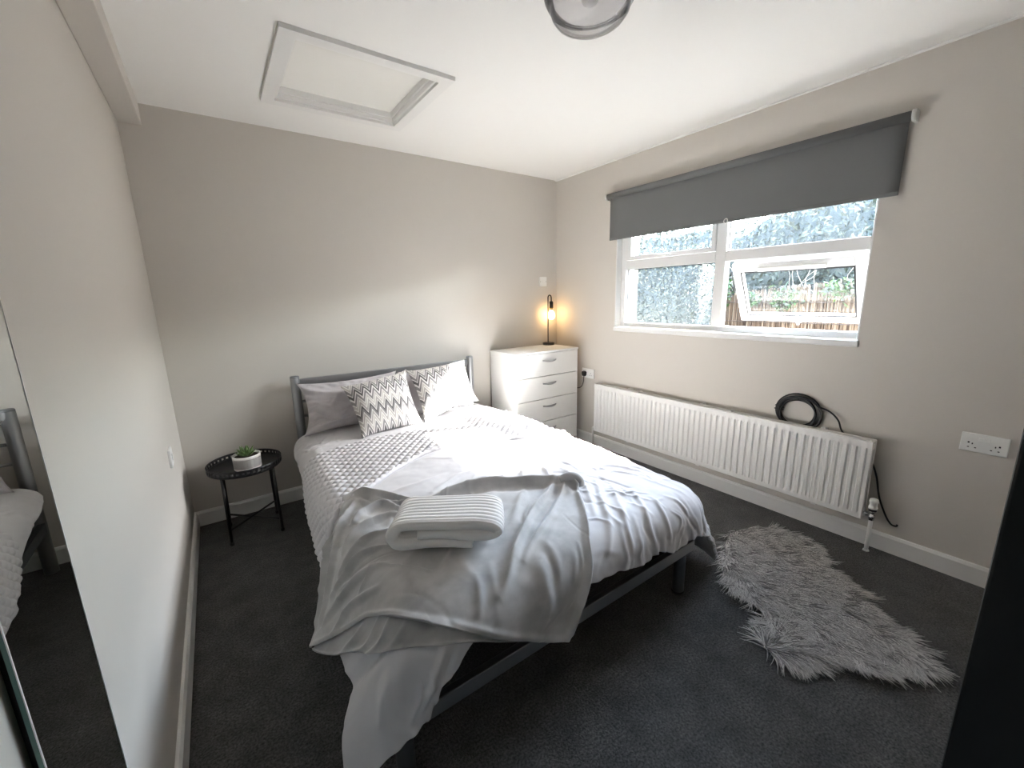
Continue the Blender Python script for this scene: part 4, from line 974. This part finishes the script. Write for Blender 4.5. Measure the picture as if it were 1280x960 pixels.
# ------------------------------------------------------------------ fur rug
rug_poly = np.array([(2.151, 1.032), (2.288, 1.063), (2.416, .997), (2.505, .841), (2.485, .735), (2.325, .609), (2.239, .486), (2.103, .338), (2.043, .227), (1.935, .135), (1.845, .21), (1.749, .298), (1.711, .383), (1.543, .452), (1.557, .568), (1.712, .606), (1.778, .735), (1.80, .838), (1.98, .95)])
rc = rug_poly.mean(0); out = catmull(rug_poly, 4, closed=True)
def inside(P, poly):
    x, y = P[:, 0], P[:, 1]; c = np.zeros(len(P), bool); j = len(poly)-1
    for i in range(len(poly)):
        xi, yi = poly[i]; xj, yj = poly[j]
        c ^= ((yi > y) != (yj > y)) & (x < (xj-xi)*(y-yi)/(yj-yi+1e-12)+xi); j = i
    return c
def edge_dist(P, poly):
    best = np.full(len(P), 1e9); nrm = np.zeros((len(P), 2))
    for i in range(len(poly)):
        a, b = poly[i-1], poly[i]; d = b-a; t = np.clip(((P-a)@d)/max(d@d, 1e-12), 0, 1); q = a+t[:, None]*d; v = q-P; e = np.linalg.norm(v, axis=1)
        m = e < best; best = np.where(m, e, best); nrm[m] = v[m]/np.maximum(e[m, None], 1e-6)
    return best, nrm
rug = empty('fur_rug', (float(rc[0]), float(rc[1]), 0)); tag(rug, 'shaggy grey faux fur rug on carpet beside the bed foot', 'rug')
inn = rc+(out-rc)*.93
bm = bmesh.new(); top = [bm.verts.new((x, y, .010)) for x, y in inn]; bot = [bm.verts.new((x, y, .001)) for x, y in inn]
bm.faces.new(top); bm.faces.new(bot[::-1])
for i in range(len(top)): bm.faces.new((bot[i], bot[(i+1) % len(top)], top[(i+1) % len(top)], top[i]))
bmesh.ops.triangulate(bm, faces=bm.faces[:]); bm_obj('rug_skin', bm, 'fur_dark', rug)
def fur(name, n, material, seed, L0, r0):
    r = np.random.default_rng(seed); mn, mx = out.min(0), out.max(0)
    R = r.uniform(mn, mx, (n*3, 2)); R = R[inside(R, rc+(out-rc)*.94)][:n]; n = len(R)
    nq = Noise2(99); ed, nr = edge_dist(R, out)
    gs = .042; jit = np.random.default_rng(1).uniform(-.4, .4, (400, 400, 2))
    ix = np.round(R/gs).astype(int); cl = (ix+jit[ix[:, 0] % 400, ix[:, 1] % 400])*gs            # locks of hair
    cr = jit[(ix[:, 0]*7) % 400, (ix[:, 1]*5) % 400]
    ang = 4.05+1.7*nq.fbm(cl[:, 0]*3.2, cl[:, 1]*3.2, 3)+.9*cr[:, 0]+r.normal(0, .13, n)
    d = np.c_[np.cos(ang), np.sin(ang)]
    w = np.exp(-ed/.045)[:, None]; d = d*(1-.7*w)+nr*w*.9; d /= np.maximum(np.linalg.norm(d, axis=1, keepdims=True), 1e-6)
    L = L0*r.uniform(.7, 1.2, n)*(.62+.5*np.clip(ed/.05, 0, 1))*(1+.5*cr[:, 1])
    pn = np.c_[-d[:, 1], d[:, 0]]; curl = r.normal(0, .009, n)+.03*cr[:, 1]
    lift = (.030+.03*cr[:, 1]+r.normal(0, .004, n))*np.clip(.45+ed/.06, .45, 1)
    cvec = (cl+d*L0*.75-(R+d*L[:, None]*.75))*.62
    K = 5; V = np.zeros((n, K, 3, 3)); ts = np.linspace(0, 1, K)
    for k, t in enumerate(ts):
        c = R+d*(L*t)[:, None]+pn*(curl*t*t*2)[:, None]+cvec*(t**1.5)
        z = .006+lift*np.sin(np.pi*min(.62, .12+.62*t))*1.0*(t**.6)-.010*t*t
        rad = r0*(1-.85*t**1.6)
        for q in range(3):
            a = 2*math.pi*q/3+.5
            V[:, k, q, :2] = c+pn*(rad*math.cos(a)); V[:, k, q, 2] = np.maximum(z+rad*math.sin(a), .003)
    idx = np.arange(n)[:, None, None]*K*3+np.arange(K-1)[None, :, None]*3
    q = np.arange(3)[None, None, :]; q2 = (q+1) % 3
    F = np.stack([idx+q, idx+q2, idx+3+q2, idx+3+q], -1).reshape(-1, 4)
    return mesh_from(name, V.reshape(-1, 3), F, material, rug, kind='stuff')
fur('fur', 9000, 'fur', 5, .082, .0027); fur('pale_fur', 6500, 'fur_tip', 6, .092, .0024); fur('under_fur', 6000, 'fur_dark', 8, .060, .0025)
